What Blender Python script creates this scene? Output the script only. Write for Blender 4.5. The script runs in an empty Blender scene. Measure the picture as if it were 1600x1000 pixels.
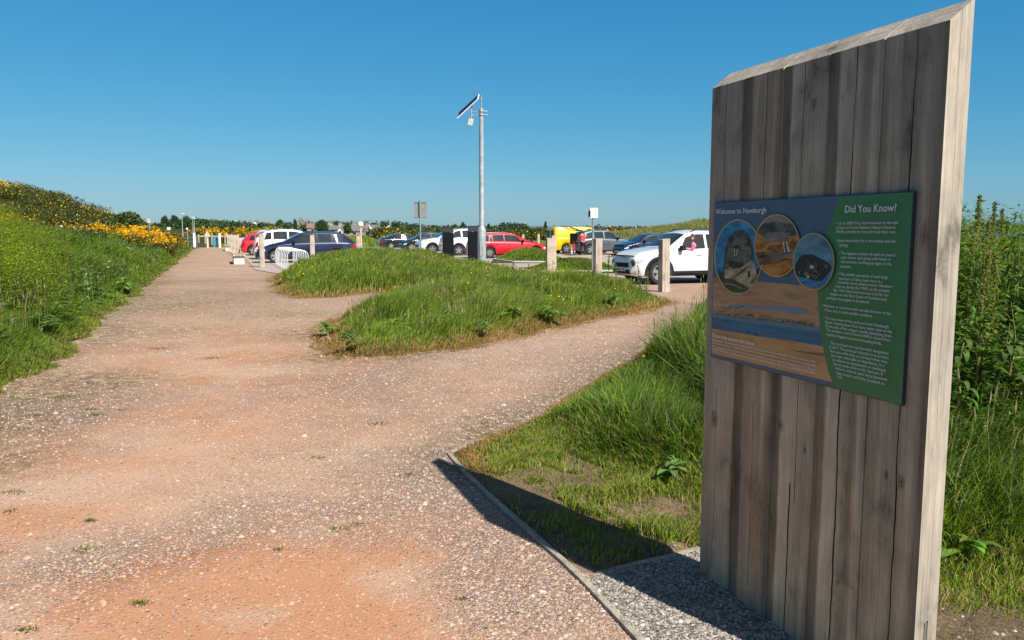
import bpy, bmesh, math, random
import numpy as np
from mathutils import Vector, Matrix

# ------------------------------------------------------------------ camera, world, sun, exposure
SC = bpy.context.scene
COL = SC.collection
CAM_H = 1.6
FPX = 1250.0 / 1600.0            # focal length in picture widths
TILT = math.atan(139 / 1250.0)
cd = bpy.data.cameras.new('camera')
cam = bpy.data.objects.new('camera', cd)
COL.objects.link(cam)
cam.location = (0, 0, CAM_H)
cam.rotation_euler = (math.radians(90) - TILT, 0, 0)
cd.sensor_width = 36.0
cd.lens = 36.0 * FPX
cd.clip_start = 0.05
cd.clip_end = 12000
SC.camera = cam

SUN_EL = math.radians(43.5)
SUN_TO = Vector((0.616, -0.787, 0)).normalized()      # horizontal direction towards the sun
w = bpy.data.worlds.new('World')
SC.world = w
w.use_nodes = True
wn = w.node_tree.nodes
wl = w.node_tree.links
bg = wn['Background']
sky = wn.new('ShaderNodeTexSky')
sky.sky_type = 'NISHITA'
sky.sun_disc = False
sky.sun_elevation = SUN_EL
sky.sun_rotation = math.atan2(SUN_TO.x, SUN_TO.y)
sky.air_density = 1.0
sky.dust_density = 0.35
sky.ozone_density = 2.6
sky.altitude = 10
hs = wn.new('ShaderNodeHueSaturation')
hs.inputs['Saturation'].default_value = 1.22
wl.new(sky.outputs[0], hs.inputs['Color'])
# film-like response of the sky colour, channel by channel
EXPO = 0.52
_sp = wn.new('ShaderNodeSeparateColor'); _cb = wn.new('ShaderNodeCombineColor')
wl.new(hs.outputs[0], _sp.inputs[0])
for _i, (_g, _k) in enumerate(((1.08, .535), (.62, .69), (.48, .85))):
    _a = wn.new('ShaderNodeMath'); _a.operation = 'MULTIPLY'; _a.inputs[1].default_value = 0.085
    _b = wn.new('ShaderNodeMath'); _b.operation = 'POWER'; _b.inputs[1].default_value = _g
    _d = wn.new('ShaderNodeMath'); _d.operation = 'MULTIPLY'; _d.inputs[1].default_value = _k / 2 ** EXPO / 0.1
    wl.new(_sp.outputs[_i], _a.inputs[0]); wl.new(_a.outputs[0], _b.inputs[0]); wl.new(_b.outputs[0], _d.inputs[0]); wl.new(_d.outputs[0], _cb.inputs[_i])
# overhead the response curve fades out and the plain sky remains
_tc = wn.new('ShaderNodeTexCoord'); _sx = wn.new('ShaderNodeSeparateXYZ'); _mr = wn.new('ShaderNodeMapRange'); _mr.interpolation_type = 'SMOOTHSTEP'
_mr.inputs['From Min'].default_value = 0.30; _mr.inputs['From Max'].default_value = 0.62
_vs = wn.new('ShaderNodeVectorMath'); _vs.operation = 'SCALE'; _vs.inputs['Scale'].default_value = 0.55
_mx = wn.new('ShaderNodeMix'); _mx.data_type = 'RGBA'
wl.new(_tc.outputs['Generated'], _sx.inputs[0]); wl.new(_sx.outputs[2], _mr.inputs['Value']); wl.new(_mr.outputs[0], _mx.inputs['Factor'])
wl.new(sky.outputs[0], _vs.inputs[0]); wl.new(_cb.outputs[0], _mx.inputs['A']); wl.new(_vs.outputs[0], _mx.inputs['B'])
wl.new(_mx.outputs['Result'], bg.inputs['Color'])
bg.inputs['Strength'].default_value = 0.1
sl = bpy.data.lights.new('sun', 'SUN')
sl.energy = 5.0
sl.angle = math.radians(0.53)
sl.color = (1.0, 0.955, 0.88)
so = bpy.data.objects.new('sun', sl)
COL.objects.link(so)
dv = Vector((SUN_TO.x * math.cos(SUN_EL), SUN_TO.y * math.cos(SUN_EL), math.sin(SUN_EL)))
so.rotation_euler = dv.to_track_quat('Z', 'Y').to_euler()
so.location = (20, -20, 30)
SC.view_settings.view_transform = 'Standard'
SC.view_settings.look = 'None'
SC.view_settings.exposure = EXPO
SC.view_settings.gamma = 1.0
SC.cycles.max_bounces = 6
SC.cycles.transparent_max_bounces = 8
SC.cycles.use_denoising = True

rng = np.random.default_rng(7)
random.seed(7)

# ------------------------------------------------------------------ surveying helpers
_c, _s = math.cos(TILT), math.sin(TILT)
def G(px, py, z=0.0):
    """ground point surveyed from the photograph (1600 x 1000)"""
    u = (px - 800) / 1250.0
    v = (500 - py) / 1250.0
    Y = _c + v * _s
    Z = -_s + v * _c
    t = (z - CAM_H) / Z
    return (u * t, Y * t)
def GP(l): return np.array([G(*p) for p in l])

AX = Vector((0.9399, 0.3415, 0))      # towards the right / away : the long side of parked cars
AN = Vector((-0.3415, 0.9399, 0))     # along the main path
YAW = math.atan2(AX.y, AX.x)

# ------------------------------------------------------------------ generic builders
def tag(o, label=None, cat=None, group=None, kind=None):
    if label: o['label'] = label
    if cat: o['category'] = cat
    if group: o['group'] = group
    if kind: o['kind'] = kind
    return o
def empty(name, loc=(0, 0, 0), rz=0.0, parent=None):
    o = bpy.data.objects.new(name, None)
    o.empty_display_size = 0.2
    COL.objects.link(o)
    o.location = loc
    o.rotation_euler = (0, 0, rz)
    if parent: o.parent = parent
    return o
def link_mesh(name, me, mats, parent=None, smooth=False):
    o = bpy.data.objects.new(name, me)
    for m in (mats if isinstance(mats, (list, tuple)) else [mats]):
        me.materials.append(m)
    COL.objects.link(o)
    if parent: o.parent = parent
    if smooth:
        me.shade_smooth()
    return o
def copy_tree(o, parent=None):
    c = o.copy()
    COL.objects.link(c)
    c.parent = parent
    for ch in o.children:
        copy_tree(ch, c)
    return c

class MB:
    """collects pieces and links them as ONE mesh object"""
    def __init__(s): s.v = []; s.f = []; s.m = []
    def add(s, vs, fs, mi=0):
        b = len(s.v)
        s.v += [tuple(p) for p in vs]
        s.f += [tuple(i + b for i in f) for f in fs]
        s.m += [mi] * len(fs)
        return s
    def box(s, x0, x1, y0, y1, z0, z1, mi=0):
        vs = [(x0, y0, z0), (x1, y0, z0), (x1, y1, z0), (x0, y1, z0), (x0, y0, z1), (x1, y0, z1), (x1, y1, z1), (x0, y1, z1)]
        return s.add(vs, [(0, 3, 2, 1), (4, 5, 6, 7), (0, 1, 5, 4), (1, 2, 6, 5), (2, 3, 7, 6), (3, 0, 4, 7)], mi)
    def prism(s, pts, axis, a, b, mi=0):
        """pts: 2D outline; axis 'x','y','z' the extrusion axis"""
        n = len(pts)
        def mk(p, q):
            return {'x': (q, p[0], p[1]), 'y': (p[0], q, p[1]), 'z': (p[0], p[1], q)}[axis]
        vs = [mk(p, a) for p in pts] + [mk(p, b) for p in pts]
        fs = [tuple(range(n)), tuple(range(2 * n - 1, n - 1, -1))]
        fs += [(i, (i + 1) % n, n + (i + 1) % n, n + i) for i in range(n)]
        return s.add(vs, fs, mi)
    def tube(s, path, r, seg=10, mi=0, caps=True):
        path = [Vector(p) for p in path]
        rs = r if isinstance(r, (list, tuple)) else [r] * len(path)
        b0 = []
        vs = []
        up = Vector((0, 0, 1))
        for i, p in enumerate(path):
            d = (path[min(i + 1, len(path) - 1)] - path[max(i - 1, 0)]).normalized()
            a = d.cross(up)
            if a.length < 0.05: a = d.cross(Vector((1, 0, 0)))
            a.normalize()
            if b0 and a.dot(b0[-1]) < 0: a = -a
            b0.append(a)
            c = d.cross(a).normalized()
            for k in range(seg):
                t = 2 * math.pi * k / seg
                vs.append(p + (a * math.cos(t) + c * math.sin(t)) * rs[i])
        fs = []
        for i in range(len(path) - 1):
            for k in range(seg):
                k2 = (k + 1) % seg
                fs.append((i * seg + k, i * seg + k2, (i + 1) * seg + k2, (i + 1) * seg + k))
        if caps:
            fs.append(tuple(range(seg - 1, -1, -1)))
            fs.append(tuple((len(path) - 1) * seg + k for k in range(seg)))
        return s.add(vs, fs, mi)
    def lathe(s, prof, axis='z', seg=24, c=(0, 0, 0), mi=0):
        """prof: (r, h) pairs"""
        vs = []
        for r, h in prof:
            for k in range(seg):
                t = 2 * math.pi * k / seg
                a, b = r * math.cos(t), r * math.sin(t)
                p = {'z': (a, b, h), 'y': (a, h, b), 'x': (h, a, b)}[axis]
                vs.append((p[0] + c[0], p[1] + c[1], p[2] + c[2]))
        fs = []
        for i in range(len(prof) - 1):
            for k in range(seg):
                k2 = (k + 1) % seg
                fs.append((i * seg + k, i * seg + k2, (i + 1) * seg + k2, (i + 1) * seg + k))
        fs.append(tuple(range(seg - 1, -1, -1)))
        fs.append(tuple((len(prof) - 1) * seg + k for k in range(seg)))
        return s.add(vs, fs, mi)
    def build(s, name, mats, parent=None, bevel=0, smooth=None, xf=None):
        me = bpy.data.meshes.new(name)
        vs = s.v if xf is None else [xf(p) for p in s.v]
        me.from_pydata(vs, [], s.f)
        me.polygons.foreach_set('material_index', s.m)
        bm = bmesh.new(); bm.from_mesh(me)
        bmesh.ops.recalc_face_normals(bm, faces=bm.faces)
        if bevel:
            es = [e for e in bm.edges if len(e.link_faces) == 2 and e.calc_face_angle(0) > 0.6]
            bmesh.ops.bevel(bm, geom=es, offset=bevel, segments=2, affect='EDGES', profile=0.6)
        bm.to_mesh(me); bm.free()
        o = link_mesh(name, me, mats, parent)
        if smooth is not None:
            me.shade_smooth()
            me.set_sharp_from_angle(angle=math.radians(smooth))
        return o

def np_mesh(name, V, F, mats, parent=None, col=None, attrs=None, smooth=False):
    """V (n,3); F list of (m,k) int arrays of faces with k corners"""
    me = bpy.data.meshes.new(name)
    me.vertices.add(len(V))
    me.vertices.foreach_set('co', np.asarray(V, np.float32).ravel())
    F = [f for f in F if len(f)]
    loops = np.concatenate([f.ravel() for f in F]).astype(np.int32)
    sizes = np.concatenate([np.full(len(f), f.shape[1], np.int32) for f in F])
    starts = np.concatenate([[0], np.cumsum(sizes)[:-1]]).astype(np.int32)
    me.loops.add(len(loops)); me.polygons.add(len(sizes))
    me.loops.foreach_set('vertex_index', loops)
    me.polygons.foreach_set('loop_start', starts)
    if col is not None:
        a = me.color_attributes.new('Col', 'FLOAT_COLOR', 'POINT')
        c4 = np.ones((len(V), 4), np.float32); c4[:, :3] = col
        a.data.foreach_set('color', c4.ravel())
    for k, v in (attrs or {}).items():
        a = me.attributes.new(k, 'FLOAT', 'POINT')
        a.data.foreach_set('value', np.asarray(v, np.float32))
    me.update(calc_edges=True)
    me.validate()
    if smooth: me.shade_smooth()
    return link_mesh(name, me, mats, parent)

# ------------------------------------------------------------------ materials
def mat(name):
    m = bpy.data.materials.new(name)
    m.use_nodes = True
    return m, m.node_tree.nodes, m.node_tree.links, m.node_tree.nodes['Principled BSDF']
def ramp(n, stops, interp='LINEAR'):
    r = n.new('ShaderNodeValToRGB')
    cr = r.color_ramp
    cr.interpolation = interp
    while len(cr.elements) > 1: cr.elements.remove(cr.elements[-1])
    cr.elements[0].position = stops[0][0]; cr.elements[0].color = (*stops[0][1], 1)
    for p, c in stops[1:]:
        e = cr.elements.new(p); e.color = (*c, 1)
    return r
def g3(v): return (v, v, v)
def mth(n, l, op, a, b=None, c=None, clamp=False):
    m = n.new('ShaderNodeMath'); m.operation = op; m.use_clamp = clamp
    for i, x in enumerate((a, b, c)):
        if x is None: continue
        if isinstance(x, (int, float)): m.inputs[i].default_value = x
        else: l.new(x, m.inputs[i])
    return m.outputs[0]
def mixc(n, l, f, a, b, mode='MIX'):
    m = n.new('ShaderNodeMix'); m.data_type = 'RGBA'; m.blend_type = mode
    for sock, x in ((m.inputs['Factor'], f), (m.inputs['A'], a), (m.inputs['B'], b)):
        if isinstance(x, (int, float)): sock.default_value = x
        elif isinstance(x, tuple): sock.default_value = (*x, 1)
        else: l.new(x, sock)
    return m.outputs['Result']
def noise(n, l, vec, scale, detail=3, rough=0.5, dist=0.0):
    t = n.new('ShaderNodeTexNoise')
    t.inputs['Scale'].default_value = scale; t.inputs['Detail'].default_value = detail
    t.inputs['Roughness'].default_value = rough; t.inputs['Distortion'].default_value = dist
    if vec is not None: l.new(vec, t.inputs['Vector'])
    return t
def coords(n, l, kind='Object', scale=(1, 1, 1)):
    tc = n.new('ShaderNodeTexCoord'); mp = n.new('ShaderNodeMapping')
    mp.inputs['Scale'].default_value = scale
    l.new(tc.outputs[kind], mp.inputs['Vector'])
    return mp.outputs[0]
def geopos(n, l, scale=(1, 1, 1)):
    tc = n.new('ShaderNodeNewGeometry'); mp = n.new('ShaderNodeMapping')
    mp.inputs['Scale'].default_value = scale
    l.new(tc.outputs['Position'], mp.inputs['Vector'])
    return mp.outputs[0]

def plain(name, col, rough=0.6, metal=0.0, var=0.12, scale=6.0, coat=0.0, bump=0.0, spec=0.5):
    """procedural paint / metal / plastic with slight unevenness"""
    m, n, l, p = mat(name)
    v = coords(n, l)
    t = noise(n, l, v, scale, 4, 0.6)
    lo = tuple(max(0, c * (1 - var)) for c in col); hi = tuple(min(1, c * (1 + var)) for c in col)
    r = ramp(n, [(0.3, lo), (0.7, hi)])
    l.new(t.outputs[0], r.inputs[0]); l.new(r.outputs[0], p.inputs['Base Color'])
    p.inputs['Roughness'].default_value = rough; p.inputs['Metallic'].default_value = metal
    p.inputs['Coat Weight'].default_value = coat; p.inputs['Coat Roughness'].default_value = 0.05
    p.inputs['Specular IOR Level'].default_value = spec
    if bump:
        b = n.new('ShaderNodeBump'); b.inputs['Strength'].default_value = bump; b.inputs['Distance'].default_value = 0.01
        l.new(t.outputs[0], b.inputs['Height']); l.new(b.outputs[0], p.inputs['Normal'])
    return m
def leafmat(name, rough=0.55, trans=0.38, var=0.25, spec=0.25):
    m, n, l, p = mat(name)
    at = n.new('ShaderNodeAttribute'); at.attribute_name = 'Col'
    v = geopos(n, l)
    t = noise(n, l, v, 0.9, 3, 0.6)
    r = ramp(n, [(0.3, g3(1 - var)), (0.7, g3(1 + var))])
    l.new(t.outputs[0], r.inputs[0])
    c = mixc(n, l, 1.0, at.outputs['Color'], r.outputs[0], 'MULTIPLY')
    l.new(c, p.inputs['Base Color'])
    p.inputs['Roughness'].default_value = rough
    p.inputs['Specular IOR Level'].default_value = spec
    tr = n.new('ShaderNodeBsdfTranslucent')
    c2 = mixc(n, l, 1.0, c, (1.35, 1.45, 0.45), 'MULTIPLY')
    l.new(c2, tr.inputs['Color'])
    mx = n.new('ShaderNodeMixShader'); mx.inputs[0].default_value = trans
    l.new(p.outputs[0], mx.inputs[1]); l.new(tr.outputs[0], mx.inputs[2])
    l.new(mx.outputs[0], n['Material Output'].inputs['Surface'])
    return m

def gravel_mat(name, stones, dust_lo, dust_hi, scale=62, use_attr=True, bias=0.0, bumpd=0.012):
    m, n, l, p = mat(name)
    v = geopos(n, l)
    jit = noise(n, l, v, 18, 2)
    vv = n.new('ShaderNodeVectorMath'); vv.operation = 'MULTIPLY_ADD'
    l.new(jit.outputs['Color'], vv.inputs[0]); vv.inputs[1].default_value = (0.02, 0.02, 0.0); l.new(v, vv.inputs[2])
    vo = n.new('ShaderNodeTexVoronoi'); vo.inputs['Scale'].default_value = scale
    l.new(vv.outputs[0], vo.inputs['Vector'])
    vo2 = n.new('ShaderNodeTexVoronoi'); vo2.inputs['Scale'].default_value = scale * 2.1
    l.new(vv.outputs[0], vo2.inputs['Vector'])
    sr = ramp(n, stones, 'LINEAR')
    sep = n.new('ShaderNodeSeparateColor'); l.new(vo.outputs['Color'], sep.inputs[0])
    l.new(sep.outputs[0], sr.inputs[0])
    sep2 = n.new('ShaderNodeSeparateColor'); l.new(vo2.outputs['Color'], sep2.inputs[0])
    sr2 = ramp(n, stones, 'LINEAR'); l.new(sep2.outputs[1], sr2.inputs[0])
    pick = mth(n, l, 'GREATER_THAN', sep.outputs[1], 0.45)
    sc = mixc(n, l, pick, sr2.outputs[0], sr.outputs[0])
    # dust colour
    big = noise(n, l, v, 0.7, 5, 0.62)
    fine = noise(n, l, v, 90, 3, 0.7)
    dr = ramp(n, [(0.35, dust_lo), (0.65, dust_hi)])
    l.new(big.outputs[0], dr.inputs[0])
    fr = ramp(n, [(0.3, g3(0.72)), (0.7, g3(1.25))]); l.new(fine.outputs[0], fr.inputs[0])
    dc = mixc(n, l, 1.0, dr.outputs[0], fr.outputs[0], 'MULTIPLY')
    if use_attr:
        at = n.new('ShaderNodeAttribute'); at.attribute_name = 'dust'
        base = mth(n, l, 'ADD', at.outputs['Fac'], bias)
        hue = n.new('ShaderNodeAttribute'); hue.attribute_name = 'orange'
        dc = mixc(n, l, hue.outputs['Fac'], dc, (0.47, 0.225, 0.115))
    else:
        base = mth(n, l, 'ADD', big.outputs[0], bias - 0.5)
    md = noise(n, l, v, 3.2, 4, 0.7)
    th = mth(n, l, 'ADD', base, mth(n, l, 'MULTIPLY', mth(n, l, 'SUBTRACT', md.outputs[0], 0.5), 0.7))
    # a stone shows when its own random number beats the dust level
    show = mth(n, l, 'SUBTRACT', 1.0, th)
    cover = mth(n, l, 'LESS_THAN', sep.outputs[2], show)
    cover = mth(n, l, 'MULTIPLY', cover, mth(n, l, 'LESS_THAN', vo.outputs['Distance'], 0.52))
    # shade between the stones, painted into the colour where little dust lies
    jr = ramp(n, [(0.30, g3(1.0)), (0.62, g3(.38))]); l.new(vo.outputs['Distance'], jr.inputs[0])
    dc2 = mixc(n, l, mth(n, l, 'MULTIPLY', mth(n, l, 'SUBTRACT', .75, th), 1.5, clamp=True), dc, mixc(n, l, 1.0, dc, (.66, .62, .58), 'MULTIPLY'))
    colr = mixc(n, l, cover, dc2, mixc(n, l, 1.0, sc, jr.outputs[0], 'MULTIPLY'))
    tint = mixc(n, l, mth(n, l, 'MULTIPLY', th, 0.55, clamp=True), colr, dc)
    if use_attr:
        gr = n.new('ShaderNodeAttribute'); gr.attribute_name = 'moss'
        mn = noise(n, l, v, 7, 4, 0.75)
        mf = mth(n, l, 'MULTIPLY', gr.outputs['Fac'], mth(n, l, 'MULTIPLY', mth(n, l, 'SUBTRACT', mn.outputs[0], 0.38), 5.0, clamp=True))
        tint = mixc(n, l, mth(n, l, 'MULTIPLY', mf, 0.8), tint, (0.085, 0.08, 0.03))
    l.new(tint, p.inputs['Base Color'])
    p.inputs['Roughness'].default_value = 0.9
    p.inputs['Specular IOR Level'].default_value = 0.25
    h1 = mth(n, l, 'MULTIPLY', mth(n, l, 'SUBTRACT', 0.6, vo.outputs['Distance']), mth(n, l, 'ADD', mth(n, l, 'MULTIPLY', cover, 0.85), 0.15))
    h2 = mth(n, l, 'MULTIPLY', mth(n, l, 'SUBTRACT', 0.6, vo2.outputs['Distance']), 0.4)
    hh = mth(n, l, 'ADD', h1, mth(n, l, 'MULTIPLY', h2, mth(n, l, 'SUBTRACT', 1.0, th, clamp=True)))
    hh = mth(n, l, 'ADD', hh, mth(n, l, 'MULTIPLY', fine.outputs[0], .35))
    b = n.new('ShaderNodeBump'); b.inputs['Strength'].default_value = 1.0; b.inputs['Distance'].default_value = bumpd
    l.new(hh, b.inputs['Height']); l.new(b.outputs[0], p.inputs['Normal'])
    return m

STONES = [(0.0, (0.11, 0.07, 0.05)), (0.2, (0.30, 0.215, 0.17)), (0.42, (0.42, 0.30, 0.235)), (0.62, (0.50, 0.385, 0.31)), (0.8, (0.34, 0.29, 0.265)), (0.92, (0.52, 0.43, 0.37)), (1.0, (0.62, 0.54, 0.47))]
STONES_G = [(0.0, (0.13, 0.105, 0.085)), (0.3, (0.28, 0.25, 0.205)), (0.6, (0.34, 0.31, 0.26)), (0.85, (0.42, 0.385, 0.33)), (1.0, (0.55, 0.505, 0.44))]
M = {}
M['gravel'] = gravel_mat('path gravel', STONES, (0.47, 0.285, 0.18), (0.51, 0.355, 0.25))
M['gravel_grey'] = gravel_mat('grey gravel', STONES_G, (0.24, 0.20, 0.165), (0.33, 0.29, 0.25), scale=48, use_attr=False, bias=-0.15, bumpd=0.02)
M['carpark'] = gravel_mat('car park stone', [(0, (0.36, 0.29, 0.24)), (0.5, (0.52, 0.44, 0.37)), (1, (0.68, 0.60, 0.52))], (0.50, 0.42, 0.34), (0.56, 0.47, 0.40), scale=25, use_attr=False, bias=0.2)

def soil_mat(name, stops, scale=1.3, bumpd=0.03):
    m, n, l, p = mat(name)
    v = geopos(n, l)
    t = noise(n, l, v, scale, 6, 0.7)
    r = ramp(n, stops); l.new(t.outputs[0], r.inputs[0])
    f = noise(n, l, v, 45, 4, 0.75)
    fr = ramp(n, [(0.3, g3(0.6)), (0.7, g3(1.35))]); l.new(f.outputs[0], fr.inputs[0])
    l.new(mixc(n, l, 1.0, r.outputs[0], fr.outputs[0], 'MULTIPLY'), p.inputs['Base Color'])
    p.inputs['Roughness'].default_value = 0.95; p.inputs['Specular IOR Level'].default_value = 0.15
    b = n.new('ShaderNodeBump'); b.inputs['Strength'].default_value = 0.8; b.inputs['Distance'].default_value = bumpd
    l.new(f.outputs[0], b.inputs['Height']); l.new(b.outputs[0], p.inputs['Normal'])
    return m
M['soil'] = soil_mat('bare soil and thatch', [(0.3, (0.10, 0.07, 0.04)), (0.5, (0.20, 0.145, 0.085)), (0.68, (0.31, 0.21, 0.12))])
M['turf'] = soil_mat('turf under long grass', [(0.3, (0.035, 0.05, 0.012)), (0.5, (0.07, 0.085, 0.02)), (0.7, (0.17, 0.12, 0.04))])
M['field'] = soil_mat('rough grassland', [(0.3, (0.07, 0.10, 0.018)), (0.5, (0.115, 0.145, 0.028)), (0.7, (0.20, 0.185, 0.055))], scale=0.12, bumpd=0.2)
M['hillside'] = soil_mat('hillside scrub', [(0.3, (0.035, 0.045, 0.012)), (0.5, (0.07, 0.08, 0.02)), (0.7, (0.15, 0.12, 0.04))], scale=0.2, bumpd=0.3)
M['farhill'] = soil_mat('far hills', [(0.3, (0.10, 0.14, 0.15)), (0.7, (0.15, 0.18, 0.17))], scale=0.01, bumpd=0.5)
M['asphalt'] = soil_mat('asphalt', [(0.3, (0.13, 0.125, 0.12)), (0.7, (0.2, 0.19, 0.185))], scale=0.8)
M['leaf'] = leafmat('leaves and blades', rough=.6, spec=.2)
M['crown'] = leafmat('tree foliage', trans=0.2, var=0.3)
M['stone'] = None

def pebble_mat():
    m, n, l, p = mat('loose pebbles')
    at = n.new('ShaderNodeAttribute'); at.attribute_name = 'Col'
    f = noise(n, l, geopos(n, l), 160, 3, 0.7)
    fr = ramp(n, [(0.3, g3(0.75)), (0.7, g3(1.2))]); l.new(f.outputs[0], fr.inputs[0])
    l.new(mixc(n, l, 1.0, at.outputs['Color'], fr.outputs[0], 'MULTIPLY'), p.inputs['Base Color'])
    p.inputs['Roughness'].default_value = 0.85
    return m
M['pebble'] = pebble_mat()

# ------------------------------------------------------------------ numeric helpers
def sstep(a, b, x):
    t = np.clip((x - a) / (b - a), 0, 1)
    return t * t * (3 - 2 * t)
_tab = np.random.default_rng(3).random((256, 256))
def vnoise(x, y, f=1.0, oct=3, seed=0):
    s = 0; a = 1; tot = 0
    for o in range(oct):
        X = x * f + 17.3 * (seed + o) ; Y = y * f - 9.7 * (seed + o)
        xi = np.floor(X).astype(int); yi = np.floor(Y).astype(int)
        fx = X - xi; fy = Y - yi
        fx = fx * fx * (3 - 2 * fx); fy = fy * fy * (3 - 2 * fy)
        g = lambda i, j: _tab[i % 256, j % 256]
        v = (g(xi, yi) * (1 - fx) + g(xi + 1, yi) * fx) * (1 - fy) + (g(xi, yi + 1) * (1 - fx) + g(xi + 1, yi + 1) * fx) * fy
        s = s + v * a; tot += a; a *= 0.5; f *= 2.03
    return s / tot
def sdf(P, poly):
    """signed distance (positive inside)"""
    P = np.asarray(P, float); poly = np.asarray(poly, float)
    d = np.full(len(P), 1e9); ins = np.zeros(len(P), bool)
    n = len(poly)
    for i in range(n):
        a = poly[i]; b = poly[(i + 1) % n]
        e = b - a; q = P - a
        t = np.clip((q @ e) / (e @ e + 1e-12), 0, 1)
        r = q - t[:, None] * e
        d = np.minimum(d, (r ** 2).sum(1))
        c = ((a[1] <= P[:, 1]) != (b[1] <= P[:, 1]))
        xx = a[0] + (P[:, 1] - a[1]) * e[0] / (e[1] if abs(e[1]) > 1e-12 else 1e-12)
        ins ^= c & (P[:, 0] < xx)
    d = np.sqrt(d)
    return np.where(ins, d, -d)
def ragged(P, poly, amp=0.5, f=1.3):
    """distance to an outline made uneven, as grass creeping over gravel is"""
    return sdf(P, poly) + amp * (vnoise(P[:, 0], P[:, 1], f, 3, 71) - 0.5) + 0.25 * amp * (vnoise(P[:, 0], P[:, 1], f * 5, 2, 73) - 0.5)
def axis_pts(segs):
    out = []
    for a, b, st in segs:
        out += list(np.arange(a, b, st))
    out.append(segs[-1][1])
    return np.array(out)
def grid_mesh(name, xs, ys, zf, m, attrs=None, smooth=True, drop=None):
    X, Y = np.meshgrid(xs, ys)
    P = np.stack([X.ravel(), Y.ravel()], 1)
    Z = zf(P)
    V = np.column_stack([P, Z])
    nx, ny = len(xs), len(ys)
    i = np.arange((nx - 1) * (ny - 1)); r, c = i // (nx - 1), i % (nx - 1)
    a = r * nx + c
    F = np.stack([a, a + 1, a + nx + 1, a + nx], 1)
    if drop is not None:
        keep = ~drop(V[F].mean(1))
        F = F[keep]
    return np_mesh(name, V, [F], m, attrs={k: f(P) for k, f in (attrs or {}).items()}, smooth=smooth)

# ------------------------------------------------------------------ surveyed outlines
BANK = np.vstack([[(-1.6, -6), (-2.9, 1), (-3.9, 5)], GP([(0, 612), (60, 577), (110, 547), (170, 500), (215, 462), (238, 440), (262, 420), (285, 405), (300, 389)]), [(-33, 88), (-52, 150), (-400, 150), (-400, -6)]])
ISL1 = np.vstack([GP([(540, 558), (515, 539), (503, 521), (515, 508), (556, 492), (604, 478)]), [(-1.2, 19.5), (1.0, 21.3)], GP([(900, 456), (990, 462), (1048, 473), (1000, 487), (900, 505), (800, 527), (700, 546), (620, 554)])])
ISL2 = np.vstack([GP([(428, 434), (436, 456), (470, 466), (530, 464), (575, 458)]), [(-1.0, 21.0), (1.6, 22.6)], GP([(950, 447), (845, 441), (800, 431), (757, 420), (735, 418), (690, 405), (640, 399), (560, 398), (500, 404), (450, 418)])])
VERGE = np.vstack([GP([(702, 708), (770, 683), (835, 656), (900, 613), (980, 566), (1050, 516), (1100, 476)]), [(9.5, 19), (15, 32), (90, 78), (90, -8), (3.2, -8), (2.7, -1), (2.15, 0.6), (1.62, 2.2), (1.05, 3.8)], GP([(1092, 861), (938, 897), (880, 878), (830, 834), (792, 800), (756, 768)])])
BED = np.vstack([GP([(938, 897), (1092, 861)]), [(1.05, 3.8), (1.62, 2.2), (2.15, 0.6), (2.7, -1), (3.2, -8), (0.9, -8), (0.75, -1), (0.62, 1.5)], GP([(1000, 1000), (978, 978), (940, 938), (916, 910)])])

def h_bank(P):
    d = ragged(P, BANK, .7)
    x, y = P[:, 0], P[:, 1]
    top = 1.25 - 0.45 * sstep(22, 60, y)
    h = -0.06 + 0.10 * sstep(-0.15, 0.25, d) + top * sstep(0.1, 4.0, d) + 0.30 * (vnoise(x, y, 0.5, 3) - 0.5) * sstep(0.5, 3, d)
    R = np.interp(x, [-400, -140, -100, -80, -58, -53, -50.4, -47.5, -45, -43, -40, -36], [13.4, 13.4, 11.5, 9.3, 5.5, 4.1, 3.0, 1.9, 1.0, 0.3, 0, 0])
    h = h + R * np.exp(-((y - 92) / 26) ** 2)
    return h
def h_isl(P):
    x, y = P[:, 0], P[:, 1]
    d1 = ragged(P, ISL1, .35, 2); d2 = ragged(P, ISL2, .35, 2)
    a = -0.06 + 0.10 * sstep(-0.15, 0.2, d1) + 0.30 * sstep(0.1, 2.6, d1)
    b = -0.06 + 0.10 * sstep(-0.15, 0.2, d2) + 0.44 * sstep(0.1, 3.0, d2) * np.interp(x, [-3.6, -2.2, -1.0, 1.0], [1.0, .5, .12, .0])
    return np.maximum(a, b) + 0.06 * (vnoise(x, y, 1.1, 2) - 0.5) * (np.maximum(d1, d2) > 0.2)
def h_verge(P):
    x, y = P[:, 0], P[:, 1]
    d = sdf(P, VERGE)
    return -0.05 + 0.075 * sstep(-0.05, 0.07, d) + 0.10 * sstep(0.6, 3.5, d) * sstep(4.5, 6.5, y) * sstep(13, 8, y) + 0.025 * (vnoise(x, y, 3, 3) - 0.5) + 0.03 * (vnoise(x, y, 0.9, 2) - 0.5)

# ------------------------------------------------------------------ ground, path, car park, water, hills
def flat(name, pts, z, m, kind='structure'):
    me = bpy.data.meshes.new(name)
    me.from_pydata([(p[0], p[1], z) for p in pts], [], [tuple(range(len(pts)))])
    o = link_mesh(name, me, m)
    tag(o, kind=kind)
    return o
def ring_ground():
    rr = [0.01, 40, 90, 160, 300, 600, 1200, 2500, 5000, 9500]
    seg = 72
    V, F = [], []
    for r in rr:
        for k in range(seg):
            a = 2 * math.pi * k / seg
            V.append((r * math.cos(a), r * math.sin(a), -0.14))
    for i in range(len(rr) - 1):
        for k in range(seg):
            F.append((i * seg + k, i * seg + (k + 1) % seg, (i + 1) * seg + (k + 1) % seg, (i + 1) * seg + k))
    o = np_mesh('ground', np.array(V), [np.array(F)], M['field'])
    tag(o, kind='structure')
ring_ground()

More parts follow.
